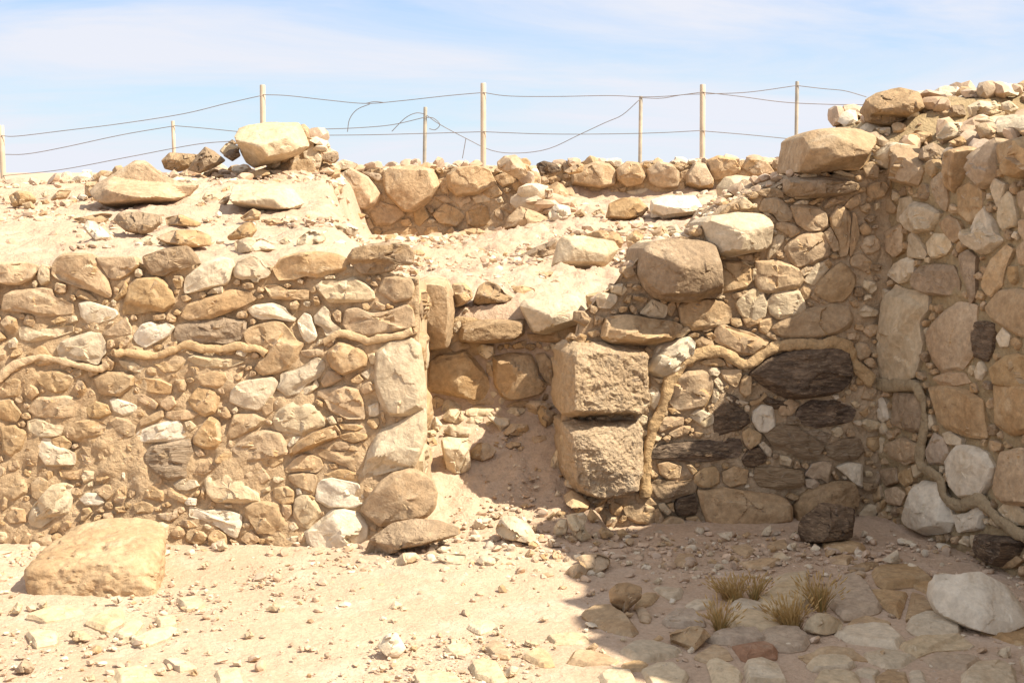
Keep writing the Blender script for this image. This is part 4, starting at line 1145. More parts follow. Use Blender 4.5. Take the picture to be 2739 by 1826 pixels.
# big holed block on the left, cut from planes through its corners
def hull_stone(name, P, seed, mat, sub=6, k=15, amp=0.015, holes=()):
    P = np.array(P); cen = (P.min(0) + P.max(0)) / 2
    bm = bmesh.new()
    for p in P: bm.verts.new(p - cen)
    r = bmesh.ops.convex_hull(bm, input=bm.verts)
    bm.normal_update()
    pl = [(np.array(f.normal), f.normal.dot(f.verts[0].co)) for f in bm.faces if f.normal.dot(f.verts[0].co) > 1e-4]
    bm.free()
    b2 = bmesh.new(); bmesh.ops.create_icosphere(b2, subdivisions=sub, radius=1)
    D = np.array([v.co[:] for v in b2.verts]); Fc = [[v.index for v in f.verts] for f in b2.faces]; b2.free()
    ext = (P.max(0) - P.min(0)) / 2
    D = D * ext; D /= np.linalg.norm(D, axis=1)[:, None]
    q = sum(np.maximum(D @ n / d, 0) ** k for n, d in pl)
    V = D * (q ** (-1.0 / k))[:, None]
    W = V + cen
    nz = (fbm(W, 34, 3, seed + 3, 0.65) * 0.011 - np.maximum(0, fbm(W, 20, 2, seed + 4) - 0.1) * 0.02) * np.clip((-D[:, 1] - 0.25) * 3, 0, 1) + fbm(W, 6, 3, seed) * amp * 1.2 + fbm(W, 30, 4, seed + 5, 0.6) * amp * 0.75 - np.maximum(0, fbm(W, 22, 2, seed + 9) - 0.35) * amp * 2.5
    nrm = V / np.linalg.norm(V, axis=1)[:, None]
    V = V + nrm * nz[:, None]
    for hx, hr in holes:
        h = np.array(hx) - cen
        d2 = np.linalg.norm(V - h, axis=1)
        V = V - nrm * (0.035 * np.exp(-(d2 / hr) ** 2))[:, None]
    lift = V[:, 2].min()
    o = link(name, mesh_from(name, V - np.array([0, 0, lift]), Fc, [mat], sharp=40), cen + np.array([0, 0, lift]))
    return o
def at_y(tile, x, y, Y):
    d = ray(tile, x, y); return EYEP + d * (Y / d[1])
bp_ = [at_y('G7', x, y, 5.42) for x, y in pts_of('15 84,40 87,75 90,115 88,131 86')]
bp_ += [at_y('G7', x, y, 5.46) for x, y in pts_of('14 66,18 61,60 57,95 55,118 64')]
bp_ += [at_y('G7', x, y, 5.98) for x, y in pts_of('68 18,85 14,128 14,140 22')]
bp_ += [at_y('G7', x, y, 5.72) for x, y in pts_of('30 42,143 36')]
bp_ += [(p[0], p[1], -0.06) for p in bp_[-6:]] + [(p[0], p[1] + 0.02, -0.06) for p in bp_[:5]]
holes = [(at_y('G7', 91, 55, 5.45), 0.013), (at_y('G7', 58, 62.5, 5.43), 0.010), (at_y('G7', 32, 57, 5.45), 0.010), (at_y('G7', 53, 77, 5.42), 0.009), (at_y('G7', 121, 80, 5.42), 0.011), (at_y('G7', 32, 71, 5.42), 0.009)]
blk = hull_stone('building_block', bp_, 5, 'tan_limestone', sub=6, holes=holes)
tag(blk, 'huge dressed tan block with small round holes, lying on the sunlit ground', 'stone block')

loose('loose_stone', 'stone', 'sun', '{o} from the left of the loose {c} stones on the sunlit courtyard ground', 'stones on the sunlit ground', '''
c|G7|43 80,46 75,50 79,47 83
c|G7|10 94,15 88,19 91,17 98,6 99||cream pointed stone in front of the left end of the holed block
c|G7|30 90,39 88,39 93,35 96
c|G7|57 117,60 112,70 113,78 119,65 122
p|G7|12 146,20 136,26 139,30 144,25 149,15 147||mauve grey flat stone near the bottom left corner of the photo
c|G7|222 95,230 90,240 92,238 98
c|G7|202 117,210 113,214 117,208 120
c|G7|154 128,158 125,160 129,155 131
c|G7|170 132,176 129,178 133
c|G7|180 38,188 37,192 43,184 47
c|G7|168 57,174 54,176 58,171 61
c|G7|70 152,78 149,80 154,72 156
c|G7|130 146,138 143,140 148,133 150
b|G7|158 147,164 144,166 150,160 151
c|G7|195 138,202 137,203 142,196 142
c|G6|41 35,46 28,55 20,68 20,73 26,63 31,50 35||cream angular stone below the dark slab at the wall's foot
c|G6|87 24,110 21,121 22,121 32,102 33,92 28||long flat cream stone among rubble in front of the doorway
c|G6|130 28,137 24,158 25,150 32,144 35,135 32
c|G6|88 18,95 13,105 14,105 20,92 21
c|G6|90 10,94 6,101 8,95 13
c|G6|95 41,97 36,104 36,103 41
b|G6|182 22,187 16,194 21,184 26
b|G6|197 23,202 21,209 30,202 29
b|G6|210 25,216 19,224 25,218 28
c|G6|189 40,194 36,199 38,198 42
w|G6|26 118,34 108,40 104,49 105,58 120,55 125,50 130,38 128,30 122||white pyramid shaped stone alone on the sunlit gravel
c|G6|39 78,46 70,54 74,52 79,42 81
c|G6|47 82,55 76,60 79,57 83
c|G6|102 116,105 110,115 112,116 116,108 118
c|G6|181 116,183 111,195 114,199 117,190 119
c|G6|158 146,168 138,176 140,174 148,165 151,160 149||lumpy cream stone lying on a cracked flagstone
c|G6|186 140,190 137,191 142,183 142
c|G6|38 92,44 88,49 90,45 94
b|G6|113 54,118 51,121 55,116 57
c|G6|45 67,50 64,52 68,46 69
c|G6|196 90,202 86,208 90,200 92
c|G6|171 124,178 121,180 127,173 129
c|G6|148 100,154 97,158 104,151 107
w|D2|63 138,68 132,85 131,84 135,75 143,66 143||pale flat-topped stone left of the big boulder before the doorway
c|D2|88 142,95 129,105 128,120 134,128 144,132 152,128 160,118 158,100 154,90 148||big cream boulder lying before the doorway
c|D2|84 130,95 123,97 126,90 132
b|D2|125 148,128 138,132 138,131 147
g|P|83.5 127.5,85 123.5,90 120,95 119,100.5 119.4,105.5 121,106 122.4,102 124,98 125,92.5 126.5,87 128|T=0.1|dark grey brown slab at the foot of the left wall's end
c|G7|92 85,100 83,104 87,98 91
''')
loose('loose_stone', 'stone', 'shade', '{o} from the left of the loose {c} stones on the shaded ground', 'stones on the shaded ground', '''
b|G5|35 60,44 52,55 51,70 56,69 68,60 76,52 82,42 79,36 72||angular tan stone standing alone at the shadow's left side
b|G5|0 26,8 22,25 22,36 26,36 34,22 38,12 39|T=0.08|long tan slab stone in the shade just right of the shadow edge
b|G5|-12 42,-5 34,2 31,8 34,13 39,10 47,-5 47
b|G5|17 9,22 7,28 10,22 14
b|G5|98 105,112 102,122 97,135 99,143 108,130 115,118 121,100 116|T=0.09|lumpy yellowish rock in the shaded paving left of the red slab
b|G5|79 113,88 106,93 110,85 115
w|G5|117 123,122 118,126 121,124 125,118 125||small round white pebble in front of the lumpy yellowish rock
b|G5|10 121,20 114,25 118,18 124
c|G5|23 125,28 119,33 125,28 127
c|G5|81 51,87 46,92 50,86 54
c|G5|51 33,56 28,60 32,54 34
c|G5|68 32,75 31,80 37,73 37
p|G5|117 10,122 5,127 10,121 14
b|G5|112 15,118 13,122 16,117 18
c|G5|137 22,142 18,146 23,140 25
b|G5|155 27,163 22,168 25,161 29
c|G5|145 35,152 31,157 35,150 38
c|G5|121 38,126 34,131 38
b|G5|138 31,142 26,149 29,145 34
b|G5|48 86,54 82,62 84,58 88
b|G5|94 87,100 85,103 88,97 89
c|G5|54 100,58 97,61 101,56 102
b|G5|16 78,22 75,26 79,20 81
c|G5|46 111,50 108,54 111,50 114
w|G4|135 68,138 52,140 43,150 41,162 43,172 41,190 40,205 47,215 53,225 64,234 76,233 86,220 95,205 99,190 103,175 99,160 95,148 88,140 80|T=0.17;Y=5.13|largest white boulder, resting on paving at the foot of the right wall
c|G4|3 102,8 90,18 83,30 84,42 90,46 95,40 105,20 107||rounded white stone beside the rightmost grass tuft
c|G4|206 126,210 121,221 118,222 130,212 131
c|G4|85 28,103 16,106 30,100 33
c|G4|230 130,240 126,246 130,246 150,234 150
c|R3|85 108,102 106,102 110,98 116,90 113||flat cream stone at the foot of the broad tan slab
c|R3|131 110,135 103,142 99,143 107,140 111||small white upright stone leaning at the shaded wall's foot
c|R3|162 119,168 117,171 125,165 126
b|R3|111 110,118 106,122 109,116 113
c|R3|105 112,108 110,111 112,108 114
p|R3|142 110,148 105,154 107,150 110
c|R3|160 113,168 105,172 107,168 113
b|R3|18 120,26 117,33 119,28 122
w|R3|5 145,10 139,16 143,16 146
c|R3|48 124,55 121,58 125,52 126
d|R3|171 98,175 91,195 75,215 78,229 83,229 95,226 112,210 117,190 119,175 118,170 108|T=0.11|dark brown charred looking block on the ground in the shaded corner
b|D2|141 131,150 124,151 128,145 135
b|D2|150 127,155 123,162 125,160 131,153 132
c|D2|162 128,170 126,181 125,185 131,181 140,190 152,180 157,170 150,165 140||pale four-cornered stone topping the rubble pile by the right jamb
c|D2|149 141,155 133,162 132,165 140,163 147,150 151||cream angular stone in the rubble pile left of the pale one
b|D2|184 130,188 120,199 133,189 137
b|D2|196 145,200 140,213 147,212 150,200 153
b|D2|215 145,222 142,228 148,218 153
c|D2|190 149,195 145,196 153,192 153
b|D2|159 108,168 102,180 108,188 115,185 120,172 124,164 118|T=0.1|tan cracked stone wedged under the lower jamb block
b|D2|189 114,205 108,206 112,195 121
b|D2|192 121,203 117,200 123,195 127
b|D2|163 152,168 149,174 153,170 158
b|D2|122 158,128 155,134 158,130 164,124 163
''')
loose('loose_stone', 'stone', 'door', '{o} from the left of the loose {c} rubble stones on the doorway ramp', 'rubble on the doorway ramp', '''
c|D2|30 20,34 8,40 6,48 10,54 15,46 22
c|D2|32 25,40 17,52 17,56 28,48 33,35 30
c|D2|56 18,70 14,88 17,80 24,64 27,57 24
c|D2|57 31,62 25,77 24,77 30,65 34
c|D2|88 16,93 14,100 24,95 26,88 22
c|D2|99 20,105 15,118 16,121 20,112 26,102 24
b|D2|116 15,125 8,138 8,148 14,140 22,130 26,122 22||broad tan stone at the top right of the doorway ramp
o|D2|132 20,138 12,145 18,155 22,150 30,142 39,138 36,134 28||upright pale orange streaked stone beside the right jamb
c|D2|77 22,84 20,92 25,103 27,104 33,98 37,94 42,90 35,82 28
c|D2|72 35,84 28,86 31,80 36
b|D2|95 42,105 32,122 33,125 40,118 46,100 45||flat mauve tan stone in the middle of the doorway ramp
c|D2|33 40,40 33,55 35,63 37,63 46,55 48,38 44
c|D2|17 36,25 24,33 33,30 40,20 39
c|D2|15 40,25 38,28 43,22 47,15 45
c|D2|32 48,38 46,60 48,64 53,61 60,63 78,58 84,45 87,38 84,34 68,31 52|T=0.05;box=1|tall wedge shaped cream stone standing on the doorway ramp
b|D2|62 60,70 52,80 52,90 60,85 68,72 73,63 70
b|D2|98 55,105 51,115 52,115 57,103 59
b|D2|126 46,140 44,148 50,138 54,128 53
b|D2|100 66,106 64,106 69,101 70
c|D2|147 33,155 29,159 34,156 40,150 38
c|D2|147 68,152 60,157 58,157 78,150 80,146 78
b|D2|152 50,158 47,158 56,154 58
b|D2|16 48,24 46,28 54,20 56
c|D2|150 108,153 102,157 105,156 110
b|D2|114 118,120 115,125 118,118 121
b|D2|29 70,34 68,36 73,31 74
''')
loose('loose_stone', 'stone', 'top', '{o} from the left of the loose {c} stones heaped on the right wall', 'stones heaped on the right wall', '''
g|S1|67 30,69 18,80 11,92 8,105 5,118 8,125 10,129 18,128 35,120 41,110 40,98 47,80 46,70 42|Y=6.95;T=0.2|big grey brown boulder perched highest at the corner of the right wall
b|S1|130 20,140 20,141 40,130 41|C=.55
b|S1|135 15,148 16,150 25,142 29,136 22|C=.75
c|S1|150 18,165 23,160 30,150 28|C=.75
g|S1|141 32,155 25,172 23,175 36,150 41,141 42|C=.55
c|S1|175 25,188 19,205 21,217 30,200 36,178 38|C=.6|broad cream stone on the skyline of the right wall's heap
c|S1|211 22,220 19,230 27,225 34,213 30|C=.7
b|S1|165 20,185 16,197 18,190 24,172 25|C=.9
c|S1|180 40,210 34,238 37,246 44,205 47|C=.5
c|S1|142 57,155 42,168 42,185 50,180 59,160 61,145 61|C=.28|large jagged cream stone in the middle of the right wall's heap
b|S1|98 50,112 44,127 46,125 55,108 61|C=.42
b|S1|110 61,122 50,138 53,139 62,125 65|C=.25
c|S1|127 49,140 42,155 42,142 54|C=.45
b|S1|183 44,195 42,215 55,210 62,190 60|C=.3
b|S1|93 59,95 52,101 53,99 62|C=.4
w|S1|79 48,95 47,95 55,85 54|Y=6.85
p|S1|70 54,80 51,94 62,88 69,76 66|Y=6.75|mauve grey stone below the perched boulder
b|S1|155 63,170 56,176 62,168 69|C=.12
g|S1|128 68,140 63,155 72,150 82,135 86,125 80|C=.1
b|S1|72 70,80 66,85 69,78 75|Y=6.6
b|S1|230 52,240 48,248 56,238 62|C=.25
b|S1|218 44,230 43,240 50,228 54|C=.4
c|S1|196 22,204 19,212 25,205 30|C=.9
b|S1|110 42,116 40,120 43,114 46|C=.45
''')
loose('loose_stone', 'stone', 'mound', '{o} from the left of the loose {c} stones on the left mound', 'stones on the left mound', '''
b|U1|75 98,80 92,100 80,113 72,122 72,135 82,150 90,168 92,162 100,150 108,130 112,105 113,88 110,80 104|T=0.3|biggest tan boulder with a sloping top on the left mound
w|U1|69 80,77 80,76 88,70 90|Y=9.6
b|U1|78 85,85 80,95 81,90 92,80 92|Y=9.3
b|U1|71 90,82 89,80 100,71 104
b|U1|7 102,15 97,25 98,31 104,30 108,12 112||tan rounded stone at the left end of the mound
b|U1|42 104,50 96,60 97,56 104,43 106
c|U1|34 100,38 97,41 102,36 103
b|U1|33 106,40 104,42 108,35 109
g|U1|135 72,142 65,155 66,168 67,160 78,150 82,138 79|Y=9.3|grey brown stone on the skyline left of the perched pale boulder
g|U1|157 80,165 68,172 60,180 64,190 72,180 78,168 83|Y=9.2|dark veined stone tilted against the skyline of the mound
d|U1|187 68,192 63,200 62,202 68,195 73|Y=9.15
c|U1|184 64,190 57,202 60,200 67,188 68|Y=9.3
g|U1|191 57,195 54,199 58,195 60|Y=9.4
c|U1|151 82,157 80,158 85,152 86
c|U1|169 104,172 99,182 98,186 104,178 110
b|U1|180 111,188 102,195 101,190 109,183 113
b|U1|160 111,170 106,175 110,168 114
b|U1|186 96,193 93,193 100,187 100
c|U2|5 106,7 93,30 91,55 93,62 100,68 108,60 114,40 116,20 113,8 109|T=0.2;box=1|long cream slab lying below the perched pale boulder
b|U1|201 120,212 112,219 115,218 122,205 123
b|U1|190 136,205 124,212 123,216 130,210 138,192 139||tan blocky stone on the mound above the left wall
g|U1|94 122,100 115,118 115,135 118,136 125,128 132,118 135,105 131||dark crusted stone on the slope below the biggest tan boulder
b|U1|60 121,85 116,95 117,87 126,68 125
w|U1|69 128,73 122,80 123,94 136,82 141,78 138||bright white leaning stone on the slope left of the dark crusted one
b|U1|138 120,152 117,170 125,165 128,140 127
b|U1|130 137,145 130,165 130,177 135,178 143,160 146,140 142
c|U1|132 142,138 134,148 140,142 145
c|U1|111 140,118 137,121 142,114 143
c|U1|120 140,128 136,131 142,122 144
c|U2|9 55,12 45,20 42,35 40,50 40,63 40,67 48,72 60,63 67,50 72,35 76,25 79,18 74,14 62|Y=9.25;T=0.28;lump=5|biggest pale boulder perched on the crumbling wall end
c|U2|61 138,66 134,72 130,82 130,86 138,76 146,60 146
c|U2|45 140,52 136,58 140,52 144
b|U1|18 108,26 106,30 112,22 114
c|U1|24 97,30 94,34 98,28 101|Y=9.2
c|U1|54 91,60 88,66 91,58 94|Y=9.4
c|U2|92 126,104 124,113 129,110 136,98 134
c|U2|8 140,20 136,34 138,45 146,30 150,10 150
b|U2|30 122,42 120,50 124,38 127
''')
loose('loose_stone', 'stone', 'terrace', '{o} from the left of the loose {c} stones on the terrace behind the doorway', 'stones on the terrace', '''
b|U3|9 73,15 68,25 67,33 76,35 83,28 88,18 83,10 79|Y=10.7;T=.12|rounded tan boulder on top of the far wall right of the middle post
d|U3|42 75,48 72,58 74,64 80,55 84,45 84|Y=11.2|dark brown stone on the skyline between the two far walls
b|U3|50 87,60 82,64 86,58 91
d|U3|63 85,70 81,73 86,70 91,63 90
b|U3|65 81,75 75,83 73,81 82,70 84|Y=11.6
b|U3|83 73,96 70,96 75,83 77|Y=12.0
c|U3|40 98,50 92,60 87,66 94,52 100
b|U3|45 103,60 96,72 94,77 104,72 109,55 107
b|U3|100 121,103 108,115 103,128 103,137 112,131 119,115 123||tan boulder in the middle of the terrace's right half
w|U3|137 120,138 105,150 101,175 101,180 108,185 116,165 120,150 122,145 119|T=0.2|bright white flat-faced slab stone on the terrace below the right fence posts
c|U3|193 94,200 86,210 84,225 86,235 95,232 103,215 108,205 110,195 106|T=.18|cream block on the terrace next to the right wall's slope
g|U3|3 126,12 115,25 112,28 118,18 130,8 131
o|U3|15 130,18 120,28 110,45 116,52 120,50 126,35 131||ochre shaded boulder half sunk on the terrace beside a white stone
w|U3|52 116,58 108,70 110,72 118,62 123,53 124||white stone right of the ochre boulder on the terrace
b|U3|35 109,45 106,55 108,50 115
b|U3|73 117,80 112,85 118,76 120
b|U3|8 138,20 134,28 137,20 141
c|P|126.6 61.5,127 59,128 55.4,129 54.1,134 54.1,141 55.3,142.2 57.1,140.4 60,139 61.2,134 61.7|T=.09;box=1|squared cream block in the foreground of the terrace
b|U3|80 135,95 130,110 132,116 140,113 146,95 140
g|U3|25 153,40 145,60 137,60 150,42 155|T=.06|dark flat slab left of the squared cream block
b|U3|117 137,125 130,133 135,126 146,120 152
c|U3|122 150,126 140,135 138,150 140,142 152,130 157
b|D1|0 10,3 7,10 7,15 11,10 17,1 17
c|D1|55 12,61 10,64 16,56 15
b|D1|53 10,58 7,62 9,56 11
b|D1|145 41,152 38,157 41,148 43
g|D1|64 62,70 45,80 39,92 44,98 52,108 57,100 62,85 65,70 66|Y=7.12;T=.08|tan stone with a grey cap on the sill behind the upright stone
b|D1|105 47,115 44,130 48,129 56,112 56
b|U3|88 116,96 112,100 117,92 120
c|U3|150 128,160 125,166 132,154 136
b|U3|138 132,148 126,154 134,142 138
b|U3|166 126,174 122,180 128,170 132
b|U2|200 130,212 128,220 132,206 136
''')
loose('paving_stone', 'paving stone', 'flat', '{o} from the left of the flat {c} stones sunk into the ground', 'flat stones sunk into the ground', '''
c|G6|98 123,106 117,125 120,124 125,110 129
b|G6|138 120,150 114,160 118,167 128,165 132,150 130
b|G6|180 130,195 123,208 128,213 140,200 141,190 136
c|G6|125 140,135 134,155 140,163 155,150 158,130 152||cracked cream flagstone near the bottom middle of the photo
c|G6|67 150,90 146,110 150,118 162,70 162
c|G6|206 110,225 107,246 108,250 116,215 117
c|G6|122 100,135 94,150 95,150 101,135 106
c|G7|23 102,40 95,58 94,70 99,55 103,38 106
c|G7|72 107,85 100,103 97,103 107,88 114
c|G7|97 117,107 107,120 107,112 117,103 119
c|G7|22 116,35 114,48 116,47 125,30 127
c|G7|137 138,150 138,165 145,150 147
c|G7|95 148,118 145,128 150,134 160,100 160
c|G7|180 150,200 146,204 158,185 160
c|G7|110 122,128 114,148 112,140 120,120 127
c|G7|130 103,146 101,148 108,134 110
c|G7|148 88,165 86,172 92,156 95
b|G5|8 86,20 80,40 80,55 90,65 104,60 109,40 106,22 98||large oval tan flagstone in front of the angular stone
b|G5|64 80,73 79,80 88,77 94,68 92
b|G5|65 70,72 65,88 66,80 75,62 80
c|G5|82 59,95 57,113 61,110 68,102 71,90 65
c|G5|115 77,125 72,143 70,145 78,128 81
p|G5|92 95,105 86,125 84,136 95,135 98,115 100,97 98|t=0.03
c|G5|157 92,165 86,180 83,205 88,222 103,200 104,170 104||large pale flagstone between the lower grass tufts
c|G5|165 74,175 71,195 75,200 80,180 83,162 80
c|G5|193 70,205 60,225 54,246 58,248 75,225 82,205 84,195 78||pale flagstone behind the clump of tall grass
c|G5|208 50,220 45,244 44,244 56,215 56
r|G5|165 120,182 115,200 120,211 124,210 133,195 134,185 137,175 133|t=0.03|rusty red stone slab in the shaded paving
p|G5|138 113,150 108,190 103,198 112,190 117,160 118,145 116|t=0.035
p|G5|195 106,205 102,235 104,246 112,240 122,225 125,205 122||dull pinkish slab behind the rusty red one
b|G5|124 132,145 120,160 125,165 133,140 137
c|G5|138 137,150 133,162 140,175 150,170 160,145 160,142 148
c|G5|178 140,195 134,212 140,222 160,180 160|t=0.03
c|G5|47 125,60 117,80 115,110 124,105 130,80 136,60 133
c|G5|70 145,85 140,105 140,118 150,112 162,80 162
c|G5|25 150,40 141,58 146,65 162,30 162
b|G5|0 125,20 126,45 135,40 140,15 140,-8 137
b|G5|48 140,62 136,76 138,72 146,56 146
b|G5|162 17,180 13,190 20,178 26
b|G5|200 12,220 9,223 16,205 17
c|G5|207 24,215 21,225 27,212 28
b|G5|172 32,195 29,215 30,200 38,182 38
b|G5|102 34,108 24,124 24,128 32,116 35
o|G4|77 42,85 36,110 34,125 38,139 50,125 55,90 58,82 54||wide ochre flagstone left of the largest white boulder
b|G4|113 54,120 52,138 55,136 65,125 60
b|G4|70 65,78 62,112 64,104 89,90 80
b|G4|111 92,118 63,130 68,142 85,125 88
c|G4|113 100,115 93,130 88,150 90,168 100,165 109,135 111,118 106|t=0.03|long white stone sunk just in front of the largest white boulder
b|G4|190 105,212 98,235 90,246 100,246 118,225 119,212 113
c|G4|38 107,50 100,75 97,95 100,109 113,100 122,70 118,50 115
b|G4|48 100,55 93,70 89,95 95,85 98
p|G4|30 60,45 50,65 52,75 62,85 78,82 83,55 90,47 92,33 76|t=0.035|big smooth mauve flagstone right of the rightmost grass tuft
c|G4|105 120,125 113,170 112,181 120,175 124,140 126,122 133,112 125|t=0.03
c|G4|68 128,85 125,105 127,122 132,108 142,90 143,72 135
c|G4|8 140,18 133,50 132,58 140,50 144,15 145|t=0.03
b|G4|0 130,30 122,55 124,72 136,40 131,12 138
p|G4|130 135,150 126,190 135,175 145,140 142
c|G4|170 150,185 138,215 136,225 145,228 162,172 162|t=0.03
c|G4|58 146,72 142,84 146,78 154,62 150
c|G4|20 150,40 145,60 150,65 162,15 162
b|G4|80 152,95 143,110 145,115 162,80 162
c|G4|112 144,130 148,135 162,118 162
b|G4|25 12,45 9,68 15,65 20,30 20
b|G4|30 28,45 24,57 27,50 33,35 32
g|G4|50 38,75 30,83 34,70 39
p|G4|46 46,60 42,70 44,60 51
''', flat=True)

# ------------------------------------------------------------------ gravel (nobody could count it)
def rock_templates(sub, n, seed):
    out = []
    for k in range(n):
        rs = np.random.RandomState(seed + k)
        b2 = bmesh.new(); bmesh.ops.create_icosphere(b2, subdivisions=sub, radius=1)
        D = np.array([v.co[:] for v in b2.verts]); Fc = np.array([[v.index for v in f.verts] for f in b2.faces]); b2.free()
        pn = rs.randn(9, 3); pn /= np.linalg.norm(pn, axis=1)[:, None]; pd = rs.uniform(0.55, 0.95, 9)
        r = np.min(np.where(D @ pn.T > 0.05, pd / np.maximum(D @ pn.T, 0.05), 1.3), axis=1)
        out.append((D * np.clip(r, 0, 1.15)[:, None], Fc))
    return out
T1 = rock_templates(1, 7, 3); T2 = rock_templates(2, 7, 40)
def gravel(name, pos, size, tmpl, mats, label_kind='stuff', seed=0, sink=0.25):
    rs = np.random.RandomState(seed); VV, FF, MI = [], [], []; nv = 0
    for k in range(len(pos)):
        V, Fc = tmpl[rs.randint(len(tmpl))]
        a = rs.rand() * 6.283; t = rs.randn() * 0.35
        sc = size[k] * np.array([rs.uniform(0.8, 1.35), rs.uniform(0.7, 1.1), rs.uniform(0.4, 0.8)])
        ca, sa, ct, st = math.cos(a), math.sin(a), math.cos(t), math.sin(t)
        R = np.array([[ca, -sa, 0], [sa, ca, 0], [0, 0, 1]]) @ np.array([[1, 0, 0], [0, ct, -st], [0, st, ct]])
        W = (V * sc) @ R.T + pos[k] + np.array([0, 0, sc[2] * (1 - 2 * sink)])
        VV.append(W); FF.append(Fc + nv); nv += len(W); MI.append(np.full(len(Fc), rs.choice(len(mats), p=[0.62, 0.22, 0.12, 0.04])))
    o = link(name, mesh_from(name, np.vstack(VV), np.vstack(FF), mats, np.concatenate(MI), sharp=28))
    o['kind'] = 'stuff'
    return o
GM = ['gravel_stone', 'white_limestone', 'tan_limestone', 'mauve_limestone']
rg_ = np.random.RandomState(77)
def scatter(n, x0, x1, y0, y1, smin, smax, power, keep=None):
    x = rg_.uniform(x0, x1, n); y = rg_.uniform(y0, y1, n)
    if keep is not None:
        m = rg_.rand(n) < keep(x, y); x, y = x[m], y[m]
    z = land(x, y)
    s = smin + (smax - smin) * rg_.rand(len(x)) ** power
    return np.column_stack([x, y, z]), s
clump = lambda x, y: np.clip(0.16 + 2.1 * fbm(np.column_stack([x, y, x * 0]), 3.1, 3, 91), 0.05, 1)
p1, s1 = scatter(21000, -2.2, 2.1, 4.35, 6.15, 0.002, 0.014, 4.0, clump)
g1 = gravel('gravel', p1, s1, T1, GM, seed=1)
tag(g1, 'fine pale gravel and chips strewn over the courtyard ground', 'gravel')
# coarser rubble: at the doorway, along the wall feet, in the shade under the right wall
def near_feet(x, y):
    a = np.exp(-((x - 0.0) ** 2 / 0.16 + (y - 5.85) ** 2 / 0.05)) * 1.0
    b = np.exp(-((x - 0.35) ** 2 / 0.05 + (y - 6.05) ** 2 / 0.06)) * 1.0
    c = np.exp(-((x - 0.95) ** 2 / 0.5 + (y - 6.05) ** 2 / 0.10)) * 0.75
    d = 0.30 * np.exp(-((y - 6.0) ** 2) / 0.02) + 0.055
    return np.clip(a + b + c + d, 0, 1)
p2, s2 = scatter(4600, -2.2, 2.0, 4.4, 6.35, 0.006, 0.026, 2.0, near_feet)
g2 = gravel('rubble', p2, s2, T2, GM, seed=2)
tag(g2, 'coarse broken limestone rubble spread at the foot of the walls', 'rubble')
p3, s3 = scatter(14000, -3.6, 2.0, 6.75, 9.6, 0.003, 0.032, 3.2, lambda x, y: clump(x, y) * ((x < -0.5) | (y > 7.06) ) * (np.abs(x) < 0.36 * y + 0.2))
p3b, s3b = scatter(4200, -3.6, 2.2, 9.0, 12.0, 0.006, 0.05, 3.0, lambda x, y: clump(x, y) * (np.abs(x) < 0.36 * y))
g3 = gravel('gravel', np.vstack([p3, p3b]), np.concatenate([s3, s3b]), T1, GM, seed=3)
tag(g3, 'fine pale gravel covering the mound and the terrace behind the walls', 'gravel')
p4, s4 = scatter(1500, -0.42, 0.36, 6.12, 6.98, 0.003, 0.016, 2.4, clump)
g4 = gravel('gravel', p4, s4, T1, GM, seed=4)
tag(g4, 'loose brown grit on the doorway ramp', 'gravel')
# rubble crest on the heap of the side wall and the skyline of the far walls
pc, sc_ = [], []
for k in range(300):
    u = rg_.uniform(-0.8, 1.0); wv = rg_.uniform(0.03, 0.9)
    e = float(cextra(np.array([u]), wv)[0]) if wv > 0 else 0
    pc.append(PC.world([[u, ctop(u) + e, -wv]])[0]); sc_.append(0.010 + 0.075 * rg_.rand() ** 2.0)
for k in range(260):
    u = rg_.uniform(0.06, 1.3); wv = rg_.uniform(0.02, 0.65)
    pc.append(PB.world([[u, rtop(u) + float(rback(np.array([u]), wv)[0]), -wv]])[0]); sc_.append(0.006 + 0.032 * rg_.rand() ** 2.2)
g5 = gravel('rubble', np.array(pc), np.array(sc_), T2, GM, seed=5, sink=0.2)
tag(g5, 'small broken stones filling the tops of the two right walls', 'rubble')
pc, sc_ = [], []
for pl_, tp_, a, b, n in ((PF, ftop, -0.9, 0.7, 110), (PG, gtop, -0.9, 1.6, 150)):
    for k in range(n):
        u = rg_.uniform(a, b); wv = rg_.uniform(0.0, 0.5)
        pc.append(pl_.world([[u, tp_(u), -wv]])[0]); sc_.append(0.015 + 0.055 * rg_.rand() ** 2)
for k in range(120):
    x = rg_.uniform(-3.6, -1.4); y = rg_.uniform(8.9, 9.8); pc.append(np.array((x, y, float(land(x, y))))); sc_.append(0.015 + 0.06 * rg_.rand() ** 2)
for k in range(110):
    u = rg_.uniform(0.6, 1.05); pc.append(PF.world([[u, rg_.uniform(0.0, 1.0) * np.interp(u, [0.6, 1.05], [0.42, 0.08]) + 1.08, -rg_.uniform(-0.05, 0.5)]])[0]); sc_.append(0.03 + 0.07 * rg_.rand() ** 1.5)
for k in range(150):
    zz = rg_.uniform(1.05, 1.72); uu = float(np.interp(zz, [1.0, 1.3, 1.5, 1.62, 1.75], [0.235, 0.21, 0.18, 0.15, 0.10]))
    pc.append(PP.world([[uu, zz, -rg_.uniform(-0.05, 0.9)]])[0] + np.array([0, 0, -0.03])); sc_.append(0.02 + 0.06 * rg_.rand() ** 1.5)
g6 = gravel('rubble', np.array(pc), np.array(sc_), T2, GM, seed=6, sink=0.2)
tag(g6, 'small rubble along the tops of the far walls and the mound crest', 'rubble')

